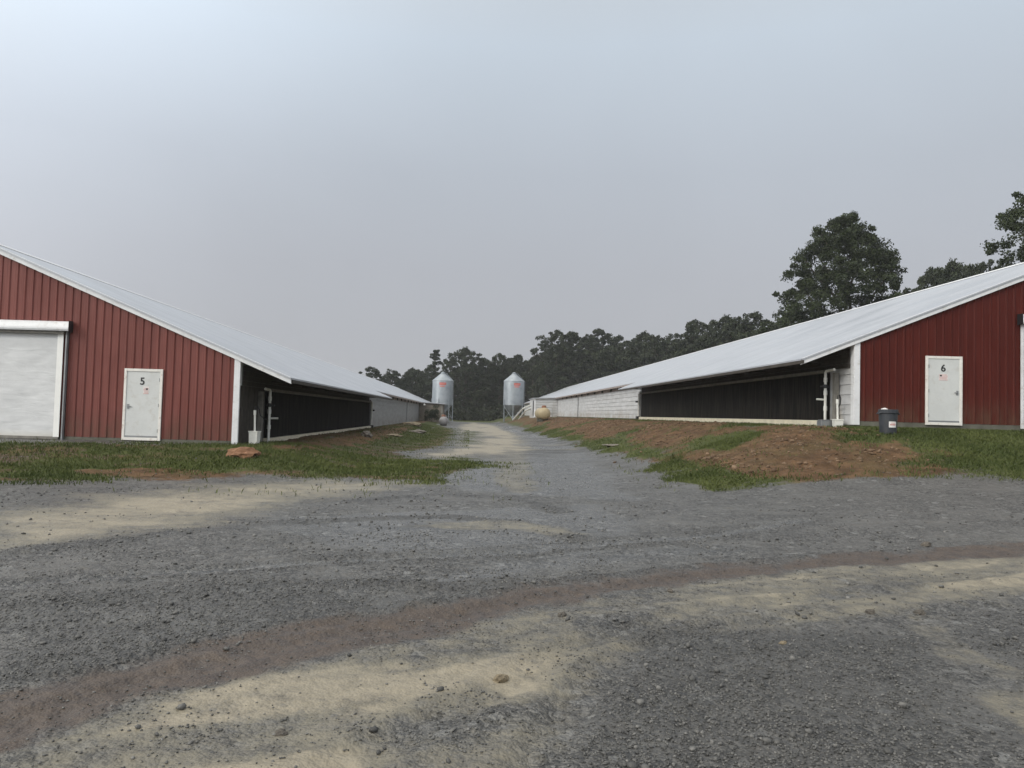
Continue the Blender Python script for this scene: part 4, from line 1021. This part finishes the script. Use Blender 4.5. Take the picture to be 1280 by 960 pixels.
# brush at the edge of the wood
RNG = np.random.default_rng(77)
nb = 460; bxs = RNG.uniform(-34, 34, nb); bys = 166+RNG.uniform(0, 22, nb); bh = RNG.uniform(1.2, 4.2, nb)
cs = np.stack([bxs, bys, bh*.5], 1); rs = np.stack([RNG.uniform(1., 2.2, nb), RNG.uniform(1., 2.2, nb), bh*.55], 1)
Vv, Ff, tt = leaf_cloud(cs, rs, 30000, .26, np.clip(RNG.normal(.3, .15, nb), 0, 1))
tag(mesh_np('undergrowth', Vv, Ff, M['leaf_far'], 4, {'tint': tt}), 'dark brush along the foot of the wood', 'undergrowth', kind='stuff')
# shrub before the left control room
cs = RNG.normal(0, 1, (26, 3))*np.array([.5, .4, .5])+np.array([0, 0, 1.]); rs = np.full((26, 3), .32)
Vv, Ff, tt = leaf_cloud(cs, rs, 2600, .07, np.full(26, .25))
sb = empty('shrub', (-4.95, 100.6, float(ground_z(-4.95, 100.6))), 'dark shrub against the brown control room of barn 5', 'shrub')
mesh_np('foliage', Vv, Ff, M['leaf_far'], 4, {'tint': tt}, sb); m = MB(); m.tube([(0, 0, -.1), (.05, 0, 1.2)], [.06, .02], 6); m.build('stem', M['bark'], sb)

# ------------------------------------------------------------------ air, sky, light, camera
m = MB(); m.box(-760, 760, -760, 760, -2.0, 26.0)
k = N('pale_haze'); k.t.nodes.remove(k.b)
pv = k.n('ShaderNodeVolumePrincipled'); pv.inputs['Color'].default_value = (.93, .95, 1, 1); pv.inputs['Density'].default_value = .0003; pv.inputs['Anisotropy'].default_value = .0
k.l(pv.outputs[0], k.out.inputs['Volume'])
hz = m.build('haze', k.m); tag(hz, 'thin grey rain haze over the whole farm', 'haze', kind='stuff')

SUN_EL, SUN_AZ = 30, 236            # azimuth clockwise from the lane's direction: behind the viewer, to the left
w = bpy.data.worlds.new('World'); scn.world = w; w.use_nodes = True; t = w.node_tree; t.nodes.clear()
def wn(ty, **kw):
    x = t.nodes.new(ty)
    for a, v in kw.items(): setattr(x, a, v)
    return x
sky = wn('ShaderNodeTexSky', sky_type='NISHITA'); sky.sun_disc = False; sky.sun_elevation = R(SUN_EL); sky.sun_rotation = R(SUN_AZ); sky.dust_density = 4
hs = wn('ShaderNodeHueSaturation'); hs.inputs['Saturation'].default_value = .15; t.links.new(sky.outputs[0], hs.inputs['Color'])
tc = wn('ShaderNodeTexCoord'); sp = wn('ShaderNodeSeparateXYZ'); t.links.new(tc.outputs['Generated'], sp.inputs[0])
rp = wn('ShaderNodeValToRGB'); t.links.new(sp.outputs[2], rp.inputs[0])
el = rp.color_ramp.elements; el[0].position = 0.; el[0].color = (.46, .47, .50, 1); el[1].position = 1.; el[1].color = (.80, .80, .79, 1)
for pz, cc in ((.06, (.455, .468, .50)), (.18, (.465, .488, .535)), (.3, (.49, .535, .60)), (.44, (.585, .665, .755)), (.58, (.62, .66, .70))):
    e = el.new(pz); e.color = (*cc, 1)
# brighter cloud towards the hidden sun
dv = wn('ShaderNodeVectorMath', operation='DOT_PRODUCT'); t.links.new(tc.outputs['Generated'], dv.inputs[0])
sd = Vector((math.sin(R(SUN_AZ))*math.cos(R(SUN_EL)), math.cos(R(SUN_AZ))*math.cos(R(SUN_EL)), math.sin(R(SUN_EL)))); dv.inputs[1].default_value = sd
mr = wn('ShaderNodeMapRange', interpolation_type='SMOOTHSTEP'); t.links.new(dv.outputs['Value'], mr.inputs[0])
for i_, v in enumerate((-.3, 1., 1., 2.7)): mr.inputs[1+i_].default_value = v
nz = wn('ShaderNodeTexNoise'); t.links.new(tc.outputs['Generated'], nz.inputs['Vector']); nz.inputs['Scale'].default_value = 2.2; nz.inputs['Detail'].default_value = 7; nz.inputs['Distortion'].default_value = .4
mn = wn('ShaderNodeMapRange'); t.links.new(nz.outputs['Fac'], mn.inputs[0])
for i_, v in enumerate((.25, .75, .955, 1.045)): mn.inputs[1+i_].default_value = v
mm = wn('ShaderNodeMath', operation='MULTIPLY'); t.links.new(mr.outputs[0], mm.inputs[0]); t.links.new(mn.outputs[0], mm.inputs[1])
m10 = wn('ShaderNodeMath', operation='MULTIPLY'); t.links.new(mm.outputs[0], m10.inputs[0]); m10.inputs[1].default_value = 10.
sc_ = wn('ShaderNodeVectorMath', operation='SCALE'); t.links.new(rp.outputs[0], sc_.inputs[0]); t.links.new(m10.outputs[0], sc_.inputs['Scale'])
mx = wn('ShaderNodeMix', data_type='RGBA'); mx.inputs[0].default_value = .9
t.links.new(hs.outputs[0], mx.inputs[6]); tn_ = wn('ShaderNodeMix', data_type='RGBA'); tn_.inputs[6].default_value = (1, 1, 1, 1); tn_.inputs[7].default_value = (1.06, 1.0, .90, 1)
tr_ = wn('ShaderNodeMapRange'); t.links.new(dv.outputs['Value'], tr_.inputs[0]); tr_.inputs[1].default_value = .1; tr_.inputs[2].default_value = .7; t.links.new(tr_.outputs[0], tn_.inputs[0])
vm = wn('ShaderNodeVectorMath', operation='MULTIPLY'); t.links.new(sc_.outputs[0], vm.inputs[0]); t.links.new(tn_.outputs[2], vm.inputs[1])
t.links.new(vm.outputs[0], mx.inputs[7])
bg = wn('ShaderNodeBackground'); bg.inputs[1].default_value = .1; t.links.new(mx.outputs[2], bg.inputs[0])
ow = wn('ShaderNodeOutputWorld'); t.links.new(bg.outputs[0], ow.inputs[0])

ld = bpy.data.lights.new('sun', 'SUN'); ld.energy = 1.15; ld.angle = R(16); ld.color = (1, .94, .85)
lo = bpy.data.objects.new('sun', ld); COL.objects.link(lo); lo.rotation_euler = (-sd).to_track_quat('-Z', 'Y').to_euler(); lo.location = (0, -20, 40)

cd = bpy.data.cameras.new('camera'); cam = bpy.data.objects.new('camera', cd); COL.objects.link(cam); scn.camera = cam
cd.sensor_fit = 'HORIZONTAL'; cd.sensor_width = 36; cd.lens = 36*FPX/1280; cd.clip_start = .1; cd.clip_end = 3000
f = Vector((math.sin(YAW)*math.cos(PITCH), math.cos(YAW)*math.cos(PITCH), math.sin(PITCH)))
r0 = Vector((math.cos(YAW), -math.sin(YAW), 0)); u0 = r0.cross(f)
# a roll that turns the picture clockwise
rt = r0*math.cos(ROLL)+u0*math.sin(ROLL); up = -r0*math.sin(ROLL)+u0*math.cos(ROLL)
cam.matrix_world = Matrix(((rt.x, up.x, -f.x, 0), (rt.y, up.y, -f.y, 0), (rt.z, up.z, -f.z, EYE), (0, 0, 0, 1)))

scn.render.engine = 'CYCLES'
scn.cycles.use_denoising = True
scn.cycles.volume_bounces = 1
scn.cycles.max_bounces = 6
scn.cycles.transparent_max_bounces = 8
scn.view_settings.view_transform = 'Standard'; scn.view_settings.look = 'None'; scn.view_settings.gamma = 1; scn.view_settings.use_curve_mapping = False
scn.view_settings.exposure = 0.02
